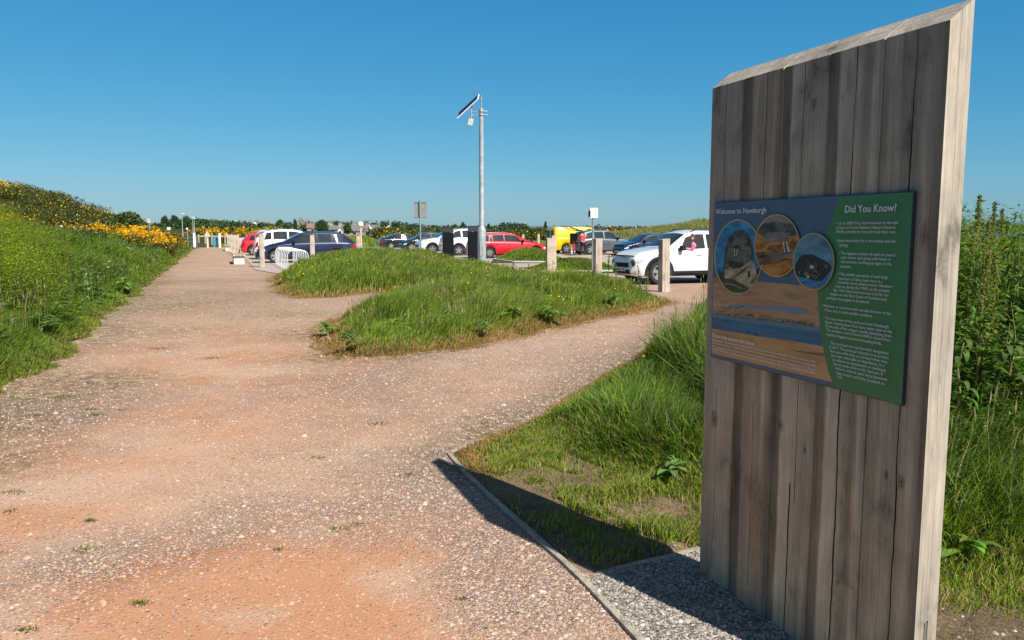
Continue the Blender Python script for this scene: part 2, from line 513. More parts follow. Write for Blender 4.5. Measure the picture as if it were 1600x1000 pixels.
# loose dust (0 = all stones .. 1 = bare dust), its orange tint, and moss streaks, as surveyed
DUST = [(350, 945, 0.55, 1.0), (520, 940, 0.6, 1.0), (200, 950, 0.5, 0.95), (640, 900, 0.45, .5), (60, 1000, .4, .9), (440, 985, .5, 1.0), (20, 790, .5, 0.6), (150, 800, .6, 0.5), (80, 720, .5, 0.55), (230, 690, 1.0, .5), (380, 650, 1.3, .5), (330, 600, 1.5, .5), (420, 585, 1.6, .5), (300, 545, 1.8, .55), (400, 540, 1.8, .6), (440, 500, 1.8, .4), (330, 500, 2, .35), (480, 760, 1.0, .35), (330, 770, 1.0, .4), (500, 680, 1.0, .35), (720, 600, .9, .25), (820, 580, .6, .15), (20, 820, .4, .7), (560, 860, .5, .5), (700, 985, .35, .35), (400, 445, 3, .25), (350, 420, 4, .2)]
STONEY = [(70, 690, .7), (130, 640, .8), (250, 870, .45), (100, 880, .45), (380, 840, .6), (600, 760, .7), (700, 800, .7), (800, 960, .45), (720, 900, .45), (850, 900, .3), (580, 640, 1.0), (500, 600, 1.2), (10, 640, .7), (240, 540, 1.0), (600, 590, 1.2), (900, 560, 1.2), (180, 900, .4), (150, 610, 1), (90, 960, .2), (420, 800, .4)]
def f_dust(P):
    v = 0.46 + 0.25 * (vnoise(P[:, 0], P[:, 1], 0.8, 3, 5) - 0.5)
    for px, py, r, a in DUST:
        g = G(px, py); v = v + 0.26 * a * np.exp(-((P[:, 0] - g[0]) ** 2 + (P[:, 1] - g[1]) ** 2) / (r * r))
    for px, py, r in STONEY:
        g = G(px, py); v = v - 0.24 * np.exp(-((P[:, 0] - g[0]) ** 2 + (P[:, 1] - g[1]) ** 2) / (r * r))
    d = sdf(P, VERGE)
    v = v - 0.30 * sstep(-0.9, -0.1, d)
    v = v + 0.45 * (vnoise(P[:, 0], P[:, 1], 2.6, 4, 15) - .5)
    return np.clip(v, 0.0, 0.76)
def f_orange(P):
    v = np.zeros(len(P))
    for px, py, r, a in DUST:
        if a < .45: continue
        g = G(px, py); v = v + (0.60 if a > .85 else 0.36) * a * np.exp(-((P[:, 0] - g[0]) ** 2 + (P[:, 1] - g[1]) ** 2) / (r * r * 1.25))
    return np.clip(v * (0.05 + 1.9 * sstep(.2, .8, vnoise(P[:, 0], P[:, 1], 2.6, 4, 9))), 0, 0.92)
MOSS = [(330, 460, 2.4), (300, 440, 2), (270, 480, 1.6), (210, 520, 1.2), (460, 490, 1.3), (470, 520, 1), (120, 610, .9), (60, 660, .5), (20, 720, .4), (480, 560, .6), (160, 590, .6), (760, 660, .4), (640, 560, .5)]
def f_moss(P):
    d = np.minimum(-sdf(P, BANK), 50)
    v = 0.75 * np.exp(-(d / 0.45) ** 2)
    for q in (ISL1, ISL2):
        e = -sdf(P, q); v = v + 0.9 * np.exp(-(e / 0.3) ** 2)
    e = -sdf(P, VERGE); v = v + 0.9 * np.exp(-(e / 0.3) ** 2) * (P[:, 1] > 5)
    for px, py, r in MOSS:
        g = G(px, py); v = v + 0.75 * np.exp(-((P[:, 0] - g[0]) ** 2 + (P[:, 1] - g[1]) ** 2) / (r * r))
    return np.clip(v, 0, 1)
def z_path(P):
    return 0.018 * (vnoise(P[:, 0], P[:, 1], 0.6, 3, 2) - 0.5) * sstep(60, 20, P[:, 1])
xs = axis_pts([(-44, -14, 1.0), (-14, -6, 0.25), (-6, 3.5, 0.1), (3.5, 8, 0.25), (8, 30, 1.0)])
ys = axis_pts([(-6, 2.4, 0.4), (2.4, 9, 0.1), (9, 24, 0.25), (24, 80, 1.0)])
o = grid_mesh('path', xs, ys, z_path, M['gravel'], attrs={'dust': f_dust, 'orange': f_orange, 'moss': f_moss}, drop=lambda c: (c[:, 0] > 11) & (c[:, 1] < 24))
tag(o, kind='structure')
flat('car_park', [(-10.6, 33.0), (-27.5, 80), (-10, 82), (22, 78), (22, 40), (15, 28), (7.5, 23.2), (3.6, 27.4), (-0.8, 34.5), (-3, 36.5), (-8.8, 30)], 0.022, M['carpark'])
flat('road', [(-90, 92), (-30, 84), (-4, 84.5), (-4, 90), (-30, 90), (-90, 99)], -0.10, M['asphalt'])
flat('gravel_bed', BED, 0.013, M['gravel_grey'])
xs = axis_pts([(-140, -60, 4), (-60, -20, 1.0), (-20, -1.0, 0.3)])
ys = axis_pts([(-6, 30, 0.35), (30, 90, 1.0), (90, 150, 4)])
o = grid_mesh('hill', xs, ys, h_bank, [M['hillside']], drop=lambda c: sdf(c[:, :2], BANK) < -1.0)
tag(o, kind='structure')
xs = axis_pts([(-9, 4.6, 0.16)]); ys = axis_pts([(9.3, 34, 0.18)])
o = grid_mesh('mound', xs, ys, h_isl, M['turf'], drop=lambda c: np.maximum(sdf(c[:, :2], ISL1), sdf(c[:, :2], ISL2)) < -0.6)
tag(o, kind='structure')
xs = axis_pts([(-1, 5, 0.05), (5, 12, 0.3), (12, 90, 2)]); ys = axis_pts([(-8, 2, 0.4), (2, 7, 0.05), (7, 26, 0.3), (26, 80, 2)])
o = grid_mesh('verge', xs, ys, h_verge, M['soil'], drop=lambda c: sdf(c[:, :2], VERGE) < -0.25)
tag(o, kind='structure')
# estuary water and far land on the right
mw, n, l, p = mat('estuary water')
p.inputs['Base Color'].default_value = (0.02, 0.045, 0.07, 1); p.inputs['Roughness'].default_value = 0.12
wv = noise(n, l, geopos(n, l, (0.6, 0.2, 1)), 1.0, 4, 0.6)
b = n.new('ShaderNodeBump'); b.inputs['Strength'].default_value = 0.5; b.inputs['Distance'].default_value = 0.3
l.new(wv.outputs[0], b.inputs['Height']); l.new(b.outputs[0], p.inputs['Normal'])
flat('water', [(60, 70), (140, 300), (300, 900), (1400, 900), (900, 300), (300, 70)], -0.08, mw)
def ridge(name, x0, x1, y, prof, depth, m, seed=0, amp=0.25, n=90):
    xs = np.linspace(x0, x1, n)
    ys = np.linspace(y - depth, y + depth, 9)
    def zf(P):
        top = np.interp(P[:, 0], [q[0] for q in prof], [q[1] for q in prof])
        return -0.3 + (top + 0.3) * (1 + amp * (vnoise(P[:, 0], P[:, 1], 14.0 / abs(x1 - x0), 4, seed) - 0.5)) * np.exp(-((P[:, 1] - y) / (depth * 0.45)) ** 2)
    o = grid_mesh(name, xs, ys, zf, m); tag(o, kind='structure')
    return o
ridge('hills', -2500, 3000, 3200, [(-2500, 38), (-1500, 34), (-400, 26), (0, 21), (300, 20), (700, 20), (1800, 32), (3000, 40)], 500, M['farhill'])
ridge('far_shore', 700, 1700, 1300, [(700, 6), (900, 15), (1100, 15.5), (1300, 15), (1700, 14)], 200, M['field'], seed=4)
# marram dune behind the car park
def h_dune(P):
    x, y = P[:, 0], P[:, 1]
    R = np.interp(x, [4, 9, 14, 18, 21, 26, 34, 45], [0, 0.8, 1.3, 1.9, 2.4, 2.6, 1.0, 0])
    return -0.3 + (R + 0.3) * np.exp(-((y - 88) / 7.0) ** 2) * (1 + .25 * (vnoise(x, y, .3, 3) - .5))
o = grid_mesh('dune', axis_pts([(3, 60, 0.8)]), axis_pts([(70, 106, 1.0)]), h_dune, M['field'])
tag(o, kind='structure')

# ------------------------------------------------------------------ blades, leaves
def polar(n, r0, r1, a0=-38, a1=38, power=1.0):
    u = rng.random(n)
    r = r0 * (r1 / r0) ** (u ** power)
    a = np.radians(rng.uniform(a0, a1, n))
    return np.stack([r * np.sin(a), r * np.cos(a)], 1)
def blades(name, P, h, wd, col, lean=0.4, label=None, cat='grass', wind=(0.25, 0.1), parent=None, kind='stuff', m=None):
    n = len(P)
    az = rng.uniform(0, 2 * np.pi, n)
    ba = np.where(rng.random(n) < .45, 12.6 * vnoise(P[:, 0], P[:, 1], 1.7, 2, 61) + rng.normal(0, .8, n), rng.uniform(0, 2 * np.pi, n))
    ln = np.abs(rng.normal(lean, lean * 0.5, n))
    sv = np.stack([np.cos(az), np.sin(az), np.zeros(n)], 1) * (wd / 2)[:, None]
    ld = np.stack([np.cos(ba) * ln + wind[0], np.sin(ba) * ln + wind[1], np.zeros(n)], 1) * h[:, None]
    V = np.empty((n, 7, 3), np.float32)
    for i, (t, k) in enumerate([(0, 0.8), (0.4, 1.0), (0.75, 0.7)]):
        c = P + ld * t * t
        c[:, 2] += h * (t - 0.22 * ln * t * t)
        V[:, 2 * i] = c - sv * k; V[:, 2 * i + 1] = c + sv * k
    c = P + ld * 1.0; c[:, 2] += h * (1 - 0.3 * ln)
    V[:, 6] = c
    b = (np.arange(n) * 7)[:, None]
    Q = np.concatenate([b + np.array([0, 1, 3, 2]), b + np.array([2, 3, 5, 4])])
    T = b + np.array([4, 5, 6])
    C = np.repeat(col[:, None, :], 7, 1)
    o = np_mesh(name, V.reshape(-1, 3), [Q, T], m or M['leaf'], col=C.reshape(-1, 3), parent=parent)
    if label or kind: tag(o, label, cat if label else None, None, kind)
    return o
def leaf_geo(P, D, U, L, W, col, fold=0.25):
    """P base, D unit direction, U approx up; returns verts (n,4,3), colours"""
    S = np.cross(D, U); S /= np.linalg.norm(S, axis=1)[:, None] + 1e-9
    N = np.cross(S, D)
    mid = P + D * (L * 0.45)[:, None]
    up = N * (W * fold)[:, None]
    V = np.stack([P, mid + S * (W / 2)[:, None] + up, P + D * L[:, None], mid - S * (W / 2)[:, None] + up], 1)
    return V, np.repeat(col[:, None, :], 4, 1)
def leaf_faces(n, off=0):
    b = (np.arange(n) * 4)[:, None] + off
    return np.concatenate([b + np.array([0, 1, 2]), b + np.array([0, 2, 3])])
def rdir(n, zlo=-0.3, zhi=1.0):
    a = rng.uniform(0, 2 * np.pi, n); z = rng.uniform(zlo, zhi, n)
    r = np.sqrt(np.maximum(0, 1 - z * z))
    return np.stack([r * np.cos(a), r * np.sin(a), z], 1)
def leaves_obj(name, P, D, L, W, col, m=None, parent=None, U=None):
    n = len(P)
    if U is None: U = np.tile([0.0, 0.0, 1.0], (n, 1)) + rng.normal(0, .3, (n, 3))
    V, C = leaf_geo(P, D, U, L, W, col)
    return np_mesh(name, V.reshape(-1, 3), [leaf_faces(n)], m or M['leaf'], col=C.reshape(-1, 3), parent=parent)
def pal(n, cols, wts, jit=0.18):
    cols = np.array(cols); i = rng.choice(len(cols), n, p=np.array(wts) / np.sum(wts))
    return np.clip(cols[i] * rng.uniform(1 - jit, 1 + jit, (n, 1)) * rng.uniform(1 - jit / 3, 1 + jit / 3, (n, 3)), 0, 1)
GR_D = (0.050, 0.105, 0.010); GR_M = (0.130, 0.208, 0.020); GR_Y = (0.24, 0.30, 0.028); GR_B = (0.13, 0.21, 0.080); STRAW = (0.36, 0.28, 0.13); RUST = (0.33, 0.17, 0.06)

# verge grass on the right
P = np.vstack([polar(330000, 2.2, 30, -12, 38), polar(150000, 3.2, 6.5, -8, 14)])
d = sdf(P, VERGE); P = P[d > 0.02]; d = d[d > 0.02]
TALL = np.vstack([GP([(822, 672), (900, 720), (960, 742), (1040, 770), (1092, 790)]), [(1.45, 4.05), (1.95, 3.45), (2.6, 3.3), (4, 3.1), (90, 3), (90, 40), (20, 25), (4, 17.6)], GP([(1050, 516), (980, 566), (900, 613), (850, 645)])])
dt = sdf(P, TALL)
x, y = P[:, 0], P[:, 1]
nz = vnoise(x, y, 2.6, 3, 3)
r = np.hypot(x, y)
keep = np.where(dt > 0, True, rng.random(len(P)) < np.clip((nz - 0.31) * 6, 0.05, 1))
# bare corner in front of the board
BARE = GP([(712, 724), (760, 742), (850, 778), (930, 818), (1000, 846), (1092, 862), (938, 897), (880, 878), (830, 834), (756, 768)])
bare = np.exp(-((x - G(890, 850)[0]) ** 2 + (y - G(890, 850)[1]) ** 2) / 0.22) + np.exp(-((x - G(1040, 800)[0]) ** 2 + (y - G(1040, 800)[1]) ** 2) / 0.10) + np.exp(-((x - 1.9) ** 2 + (y - 2.7) ** 2) / 0.3)
bare += sstep(-.04, .05, sdf(P, BARE)) * 0.97
bare += sstep(1.2, 1.9, x) * sstep(3.3, 2.9, y) * 0.75
keep &= rng.random(len(P)) > np.clip(bare, 0, 0.95)
P, d, dt, x, y, nz, r = [a[keep] for a in (P, d, dt, x, y, nz, r)]
k = sstep(-0.05, 0.45, dt)
h = (0.015 + 0.055 * sstep(.3, .8, nz) + rng.random(len(P)) * 0.04) * (1 - k) + k * (0.20 + 0.22 * vnoise(x, y, 1.2, 2, 8) + 0.18 * rng.random(len(P)) ** 2) * (1 - .5 * sstep(6.5, 12, y) * (x < 6)) * (.45 + .55 * sstep(0, 1.0, d))
h = np.where((x > 1.6) & (k > .5), h * (1.0 + 1.1 * sstep(3.6, 5, y)), h)
col = pal(len(P), [GR_D, GR_M, GR_Y, GR_B, STRAW], [3.2, 5, 1.6, 1.6, 0.35])
cs = pal(len(P), [GR_M, GR_Y, STRAW, GR_D, (0.28, .22, .08)], [3, 4.5, 1.6, .8, 1.2])
col = np.where((rng.random(len(P)) > k)[:, None], cs, col)
edge = np.exp(-((d - 0.05) / 0.10) ** 2) * (y > 4.6) * (x < 2.5)
col = np.where((rng.random(len(P)) < edge * 0.8)[:, None], pal(len(P), [RUST, STRAW], [1, 1]), col); h = h * (1 - 0.75 * edge * (1 - k * .4))
P3 = np.column_stack([P, h_verge(P)])
blades('verge_grass', P3, h, 0.0028 + 0.0006 * r * rng.uniform(.7, 1.5, len(P)) + 0.0040 * k * rng.random(len(P)), col, lean=0.5, label='long green grass on the verge round the timber board, short towards the gravel')

# grass on the two mounds between the paths
P = polar(330000, 9, 36, -26, 14)
d1 = ragged(P, ISL1, .35, 2); d2 = ragged(P, ISL2, .35, 2); d = np.maximum(d1, d2)
k = d > -0.02; P, d, d1, d2 = P[k], d[k], d1[k], d2[k]
x, y = P[:, 0], P[:, 1]; r = np.hypot(x, y)
ed = sstep(0.02, 0.75, d)
h = (0.07 + ed * (0.12 + 0.28 * sstep(.25, .8, vnoise(x, y, 1.2, 3, 11)) + 0.12 * rng.random(len(P))))
nzl = vnoise(x, y, 0.55, 3, 21)
dry = rng.random(len(P)) < (0.05 + 0.22 * sstep(.55, .75, nzl))
col = pal(len(P), [GR_D, GR_M, GR_Y, GR_B], [1.6, 4, 4.6, 1.5])
col = np.where(dry[:, None], pal(len(P), [STRAW, (0.24, 0.22, 0.08), GR_Y], [1, 1, 1.5]), col)
col = np.where((rng.random(len(P)) < np.exp(-(d / 0.28) ** 2))[:, None], pal(len(P), [RUST, STRAW, (0.4, 0.25, 0.08)], [1, 1, 1]), col)
P3 = np.column_stack([P, h_isl(P)])
blades('meadow_grass', P3, h, 0.004 + 0.00055 * r * rng.uniform(.7, 1.4, len(P)), col, lean=0.35, label='wild grass on the two low mounds between the gravel paths')

# grass on the left bank
P = polar(520000, 5.5, 85, -39, -17)
d = ragged(P, BANK, .7); k = d > 0.03; P, d = P[k], d[k]
x, y = P[:, 0], P[:, 1]; r = np.hypot(x, y)
k = (d < 9) | (rng.random(len(P)) < .4); P, d, x, y, r = [a[k] for a in (P, d, x, y, r)]
ed = sstep(0.02, 1.4, d)
h = 0.05 + ed * (0.10 + 0.44 * sstep(.25, .8, vnoise(x, y, 0.9, 3, 31)) + 0.15 * rng.random(len(P)))
col = pal(len(P), [GR_D, GR_M, GR_Y, GR_B], [2.6, 5, 2.6, 1.2])
far = sstep(14, 30, r)
col = np.where((rng.random(len(P)) < np.exp(-(d / 0.3) ** 2) * 0.7)[:, None], pal(len(P), [(0.2, 0.17, 0.05), STRAW, GR_Y], [1.4, 0.7, 1.5]), col)
P3 = np.column_stack([P, h_bank(P)])
blades('bank_grass', P3, h, 0.004 + 0.0006 * r * rng.uniform(.7, 1.4, len(P)), col, lean=0.42, label='green grass on the bank sloping up from the left edge of the gravel path')

# rough grass over the far field and the dune
P = polar(60000, 70, 240, -36, 36); P = P[(P[:, 1] > 80) & (sdf(P, BANK) < -1)]
r = np.hypot(P[:, 0], P[:, 1]); n_ = len(P)
z = np.where((P[:, 0] > 3) & (P[:, 1] < 106), np.maximum(h_dune(P), -0.14), -0.14)
blades('field_grass', np.column_stack([P, z]), rng.uniform(.3, .7, n_), 0.0016 * r, pal(n_, [GR_M, GR_Y, (0.22, .22, .08), STRAW], [3, 4, 2, .7]), lean=0.4, label='rough green and tan grass on the open ground beyond the parked cars')
P = polar(90000, 74, 105, 3, 26); z = h_dune(P); k = z > 0.3; P, z = P[k], z[k]; n_ = len(P)
blades('marram_grass', np.column_stack([P, z]), rng.uniform(.4, .8, n_), np.full(n_, .045), pal(n_, [(0.26, .26, .10), (0.2, .24, .07), STRAW, (0.36, .33, .16)], [3, 2, 1, 2]), lean=0.4, wind=(-.2, 0), label='pale marram grass covering the dune behind the white crossover')

# tufts of grass and moss sitting in the path
tp, th, tw, tc = [], [], [], []
for px, py, rr, nn in [(215, 944, .03, 70), (140, 814, .028, 60), (15, 800, .03, 40), (40, 985, .03, 50), (530, 826, .05, 60), (435, 859, .025, 30), (150, 649, .06, 70), (145, 640, .04, 40), (190, 641, .04, 30), (60, 649, .05, 40), (555, 820, .03, 30), (725, 936, .02, 26), (495, 716, .05, 50), (640, 743, .05, 40), (590, 662, .06, 60), (330, 560, .1, 90), (250, 545, .1, 90), (130, 860, .05, 60), (100, 620, .12, 120), (20, 770, .05, 60)]:
    g = G(px, py)
    q = rng.normal(0, rr * 0.5, (nn, 2)) * np.array([1.6, 1.0]) + np.array(g)
    tp.append(np.column_stack([q, np.full(nn, 0.0)])); th.append(rng.uniform(.006, .02, nn)); tw.append(np.full(nn, .0035 + .0004 * g[1]))
tp = np.vstack(tp); blades('grass_tufts', tp, np.concatenate(th), np.concatenate(tw), pal(len(tp), [GR_D, GR_M, (0.16, .15, .05)], [2, 3, 2]), lean=1.0, label='small flat tufts of grass growing in the gravel path')

# broad leaves and stems in the bank
def stems(P3, hh, nl, L, W, cols, wts, topbright=0.0, droop=0.1, spread=0.05, stemw=0.006):
    """one leafy stem per point -> stacked leaf arrays (+ thin stem leaves)"""
    n = len(P3)
    k = np.repeat(np.arange(n), nl)
    t = rng.uniform(0.12, 1.0, n * nl)
    pos = P3[k].copy(); pos[:, 2] += hh[k] * t
    tilt = rng.normal(0, 0.07, (n, 2))
    pos[:, :2] += tilt[k] * (hh[k] * t)[:, None] + rng.normal(0, spread, (n * nl, 2)) * 0.3
    D = rdir(n * nl, -0.35 - droop, 0.5)
    LL = L * rng.uniform(.6, 1.2, n * nl) * (1.25 - 0.75 * t)
    C = pal(n * nl, cols, wts)
    if topbright: C = C * (1 + topbright * (t[:, None] ** 2) * np.array([[1.3, 1.0, .3]]))
    WW = W * rng.uniform(.7, 1.2, n * nl) * (1.25 - 0.75 * t)
    sp = P3; sd = np.column_stack([tilt, np.ones(n)]); sd /= np.linalg.norm(sd, axis=1)[:, None]
    return (np.vstack([pos, sp]), np.vstack([D, sd]), np.concatenate([LL, hh]), np.concatenate([WW, np.full(n, stemw)]), np.vstack([np.clip(C, 0, 1), pal(n, [(0.12, .14, .05)], [1])]))
def stuff_stems(name, label, cat, *a, **k):
    Pp, D, L, W, C = stems(*a, **k)
    o = leaves_obj(name, Pp, D, L, W, C)
    tag(o, label, cat, None, 'stuff')
    return o
P = polar(9000, 7.5, 45, -38, -18); d = sdf(P, BANK)
nz = vnoise(P[:, 0], P[:, 1], 0.5, 3, 41)
k = (d > 0.9) & (d < 9) & (rng.random(len(P)) < sstep(.38, .6, nz)); P = P[k]
stuff_stems('nettles', 'dark leafy nettles and docks spread through the grass of the left bank', 'weeds', np.column_stack([P, h_bank(P)]), rng.uniform(.35, .7, len(P)), 13, 0.14, 0.06, [(0.05, .10, .03), (0.08, .15, .035), (0.10, .17, .07)], [2, 3, 1.2])
TP = np.array([(-6.75, 12.4), (-9.2, 17), (-12.0, 22), (-20, 26), (-20, 16), (-9.0, 10.4), (-7.0, 10.3)])
P = polar(12000, 9, 34, -42, -24); k = sdf(P, TP) > 0; P = P[k]
k = rng.random(len(P)) < sstep(-.1, 1.2, sdf(P, TP)) ; P = P[k]
hh = rng.uniform(.95, 1.3, len(P)) * (0.72 + .4 * vnoise(P[:, 0], P[:, 1], .8, 2, 5))
stuff_stems('tall_herbs', 'dense bright yellow-green flowering herbs standing tall on the left bank', 'wildflowers', np.column_stack([P, h_bank(P)]), hh, 34, 0.075, 0.03, [(0.13, .20, .018), (0.20, .25, .02), (0.08, .14, .02)], [3, 3, 1.2], topbright=0.7)

# buttercups, dandelions, daisies: small flower heads on stalks
def flowers(name, label, cat, P3, hh, size, col, jit=.1):
    n = len(P3); a = rng.uniform(0, 2 * np.pi, n)
    V = np.empty((n, 8, 3), np.float32)
    top = P3 + np.column_stack([rng.normal(0, .03, n), rng.normal(0, .03, n), hh])
    tn = rng.normal(0, .45, (n, 2))
    for k in range(5):
        t = a + 2 * np.pi * k / 5
        dx, dy = np.cos(t) * size, np.sin(t) * size
        V[:, k] = top + np.stack([dx, dy, dx * tn[:, 0] + dy * tn[:, 1]], 1)
    V[:, 5] = P3; V[:, 6] = P3 + [0.004, 0, 0]; V[:, 7] = top - [0, 0, .002]
    b = (np.arange(n) * 8)[:, None]
    C = np.repeat(pal(n, [col], [1], jit)[:, None, :], 8, 1); C[:, 5:] = (0.09, .13, .03)
    o = np_mesh(name, V.reshape(-1, 3), [b + np.array([0, 1, 2, 3, 4]), b + np.array([5, 6, 7])], M['leaf'], col=C.reshape(-1, 3))
    tag(o, label, cat, None, 'stuff')
P = polar(26000, 10, 30, -16, 13); d = np.maximum(sdf(P, ISL1), sdf(P, ISL2))
cl = vnoise(P[:, 0], P[:, 1], .5, 3, 55) + 0.22 * sstep(-1.5, 2.0, P[:, 0])
k = (d > .5) & (rng.random(len(P)) < 0.02 + 0.30 * sstep(.55, .85, cl)); P = P[k]
flowers('buttercups', 'yellow buttercups dotted through the grass of the central mounds', 'flowers', np.column_stack([P, h_isl(P)]), rng.uniform(.28, .46, len(P)), 0.004 + 0.0006 * P[:, 1], (0.80, .62, .03))
P = polar(500, 7, 45, -36, -19); d = sdf(P, BANK); k = (d > .6) & (d < 4) & (vnoise(P[:, 0], P[:, 1], .3, 2, 77) > .56); P = P[k]
flowers('daisies', 'small white daisies scattered along the left bank by the path', 'flowers', np.column_stack([P, h_bank(P)]), rng.uniform(.4, .6, len(P)), 0.02 + 0.0008 * P[:, 1], (0.8, .8, .76))
P = np.array([G(962, 640), G(1005, 628), G(1568, 790), G(1560, 700), (3.4, 5.2), (3.0, 4.7), G(1045, 600)])
flowers('dandelions', 'a few yellow dandelion heads in the long grass beside the timber board', 'flowers', np.column_stack([P, h_verge(P)]), rng.uniform(.33, .45, len(P)), np.full(len(P), .014), (0.85, .6, .02))

# gravel: loose stones lying on the path and in the bed
def pebbles(name, label, P3, size, col):
    n = len(P3)
    base = np.array([(1, 0, 0), (0.3, .95, 0), (-.8, .6, 0), (-.8, -.6, 0), (.3, -.95, 0), (0.15, 0.1, 1.0), (-.3, -.15, .75)], float)
    V = np.repeat(base[None], n, 0) * rng.uniform(.65, 1.25, (n, 7, 1))
    V[:, :, 2] *= rng.uniform(.5, .9, (n, 1))
    a = rng.uniform(0, 2 * np.pi, n); ca, sa = np.cos(a)[:, None], np.sin(a)[:, None]
    X = V[:, :, 0] * rng.uniform(.8, 1.3, (n, 1)); Y = V[:, :, 1]
    V = np.stack([X * ca - Y * sa, X * sa + Y * ca, V[:, :, 2]], 2) * size[:, None, None] + P3[:, None, :]
    b = (np.arange(n) * 7)[:, None]
    T = np.concatenate([b + np.array(t) for t in [(0, 1, 5), (1, 2, 5), (2, 6, 5), (2, 3, 6), (3, 4, 6), (4, 5, 6), (4, 0, 5)]])
    C = np.repeat(col[:, None, :], 7, 1)
    o = np_mesh(name, V.reshape(-1, 3), [T], M['pebble'], col=C.reshape(-1, 3))
    tag(o, label, 'gravel', None, 'stuff')
PC = [s[1] for s in STONES]
P = polar(300000, 2.6, 24, -40, 30); 
k = (sdf(P, VERGE) < -0.03) & (sdf(P, BED) < 0.0) & (sdf(P, BANK) < .1) & (sdf(P, ISL1) < 0)
P = P[k]; dd = f_dust(P)
k = rng.random(len(P)) < np.clip(1.05 - .95 * dd, .30, 1) * sstep(24, 9, np.hypot(P[:, 0], P[:, 1])); P = P[k]
sz = (0.0026 + rng.gamma(1.7, 0.0018, len(P))) * (1 + 0.05 * np.maximum(0, np.hypot(P[:, 0], P[:, 1]) - 4))
pc_ = pal(len(P), [tuple(c * 1.06 for c in q) for q in PC], [1.8, 3.4, 4, 3.2, 2.2, .8, .15], .18)
df_ = np.clip(.25 + .35 * f_dust(P) + .45 * f_orange(P), 0, .85)[:, None] * rng.uniform(.4, 1, (len(P), 1))
dcol = np.array([[.46, .30, .19]]) * (1 - f_orange(P)[:, None]) + np.array([[.48, .22, .10]]) * f_orange(P)[:, None]
pebbles('loose_gravel', 'pink and grey stones lying loose over the broad path', np.column_stack([P, z_path(P) - 0.0015]), sz, pc_ * (1 - df_) + dcol * df_)
P = rng.uniform((0.2, 1.6), (1.8, 4.2), (60000, 2)); P = P[sdf(P, BED) > 0.0]
sz = 0.0036 + rng.gamma(2.2, 0.0014, len(P))
pebbles('grey_gravel', 'pale grey stones bedded round the foot of the timber board', np.column_stack([P, np.full(len(P), .011)]), sz, pal(len(P), [s[1] for s in STONES_G], [1.2, 3, 4, 3, 1.2], .12))
P = polar(9000, 3, 8, 0, 38); k = (sdf(P, VERGE) > 0.02) & (sdf(P, TALL) < .1); P = P[k]
k = rng.random(len(P)) < .5 * np.clip(sstep(5.0, 3.6, P[:, 1]), .08, 1); P = P[k]
pebbles('soil_stones', 'scattered stones on the bare soil in front of the board', np.column_stack([P, h_verge(P)]), 0.0022 + rng.gamma(2, .0016, len(P)), pal(len(P), [s[1] for s in STONES_G], [4, 4, 2, .8, .1], .15))

# dry flowering grass heads standing above the blades
P = polar(6000, 9, 36, -26, 14); d = np.maximum(sdf(P, ISL1), sdf(P, ISL2)); k = (d > .35) & (vnoise(P[:, 0], P[:, 1], .5, 3, 91) > .42); P = P[k]
Q = polar(5000, 6, 50, -39, -18); d = sdf(Q, BANK); k = (d > .4) & (d < 7) & (vnoise(Q[:, 0], Q[:, 1], .4, 3, 92) > .5); Q = Q[k]
R_ = polar(3500, 4.6, 18, 0, 38); d = sdf(R_, TALL); R_ = R_[(d > .2) & (R_[:, 0] > 1.6)]
P3 = np.vstack([np.column_stack([P, h_isl(P)]), np.column_stack([Q, h_bank(Q)]), np.column_stack([R_, h_verge(R_)])])
n_ = len(P3); rr_ = np.hypot(P3[:, 0], P3[:, 1])
hh = np.concatenate([rng.uniform(.32, .55, len(P)), rng.uniform(.45, .78, n_ - len(P))])
lean_ = rng.normal(0, .10, (n_, 2)) + [.05, 0]
D = np.column_stack([lean_, np.ones(n_)]); D /= np.linalg.norm(D, axis=1)[:, None]
tip = P3 + D * hh[:, None]
hl_ = rng.uniform(.07, .14, n_)
U_ = rng.normal(0, 1, (n_, 3))
o = leaves_obj('grass_heads', np.vstack([P3, tip - D * hl_[:, None]]), np.vstack([D, D]), np.concatenate([hh, hl_]), np.concatenate([.0015 + .00035 * rr_, .008 + .0007 * rr_]),
    np.vstack([pal(n_, [(0.20, .22, .06), (0.28, .24, .09)], [1, 1]), pal(n_, [(0.34, .27, .13), (0.25, .17, .11), (0.22, .24, .08), (0.42, .36, .2)], [2, 1.5, 2, 1])]), U=np.vstack([U_, U_]))
tag(o, 'dry straw-coloured seed heads rising above the long grass', 'grass', None, 'stuff')

P = polar(16000, 4.6, 11, 27, 40); k = sdf(P, TALL) > .3; P = P[k]
k = rng.random(len(P)) < .18 + .25 * sstep(6, 4.8, P[:, 1]); P = P[k]
stuff_stems('weed_mass', 'dense wall of green leafy weeds to the right of the timber board', 'weeds', np.column_stack([P, h_verge(P)]), rng.uniform(.7, 1.45, len(P)) * sstep(4.0, 5.4, P[:, 1]) + .28, 28, 0.10, 0.034, [(0.10, .19, .025), (0.16, .26, .04), (0.22, .31, .08), (0.06, .12, .02)], [3, 3, 1.4, 2], stemw=.007)

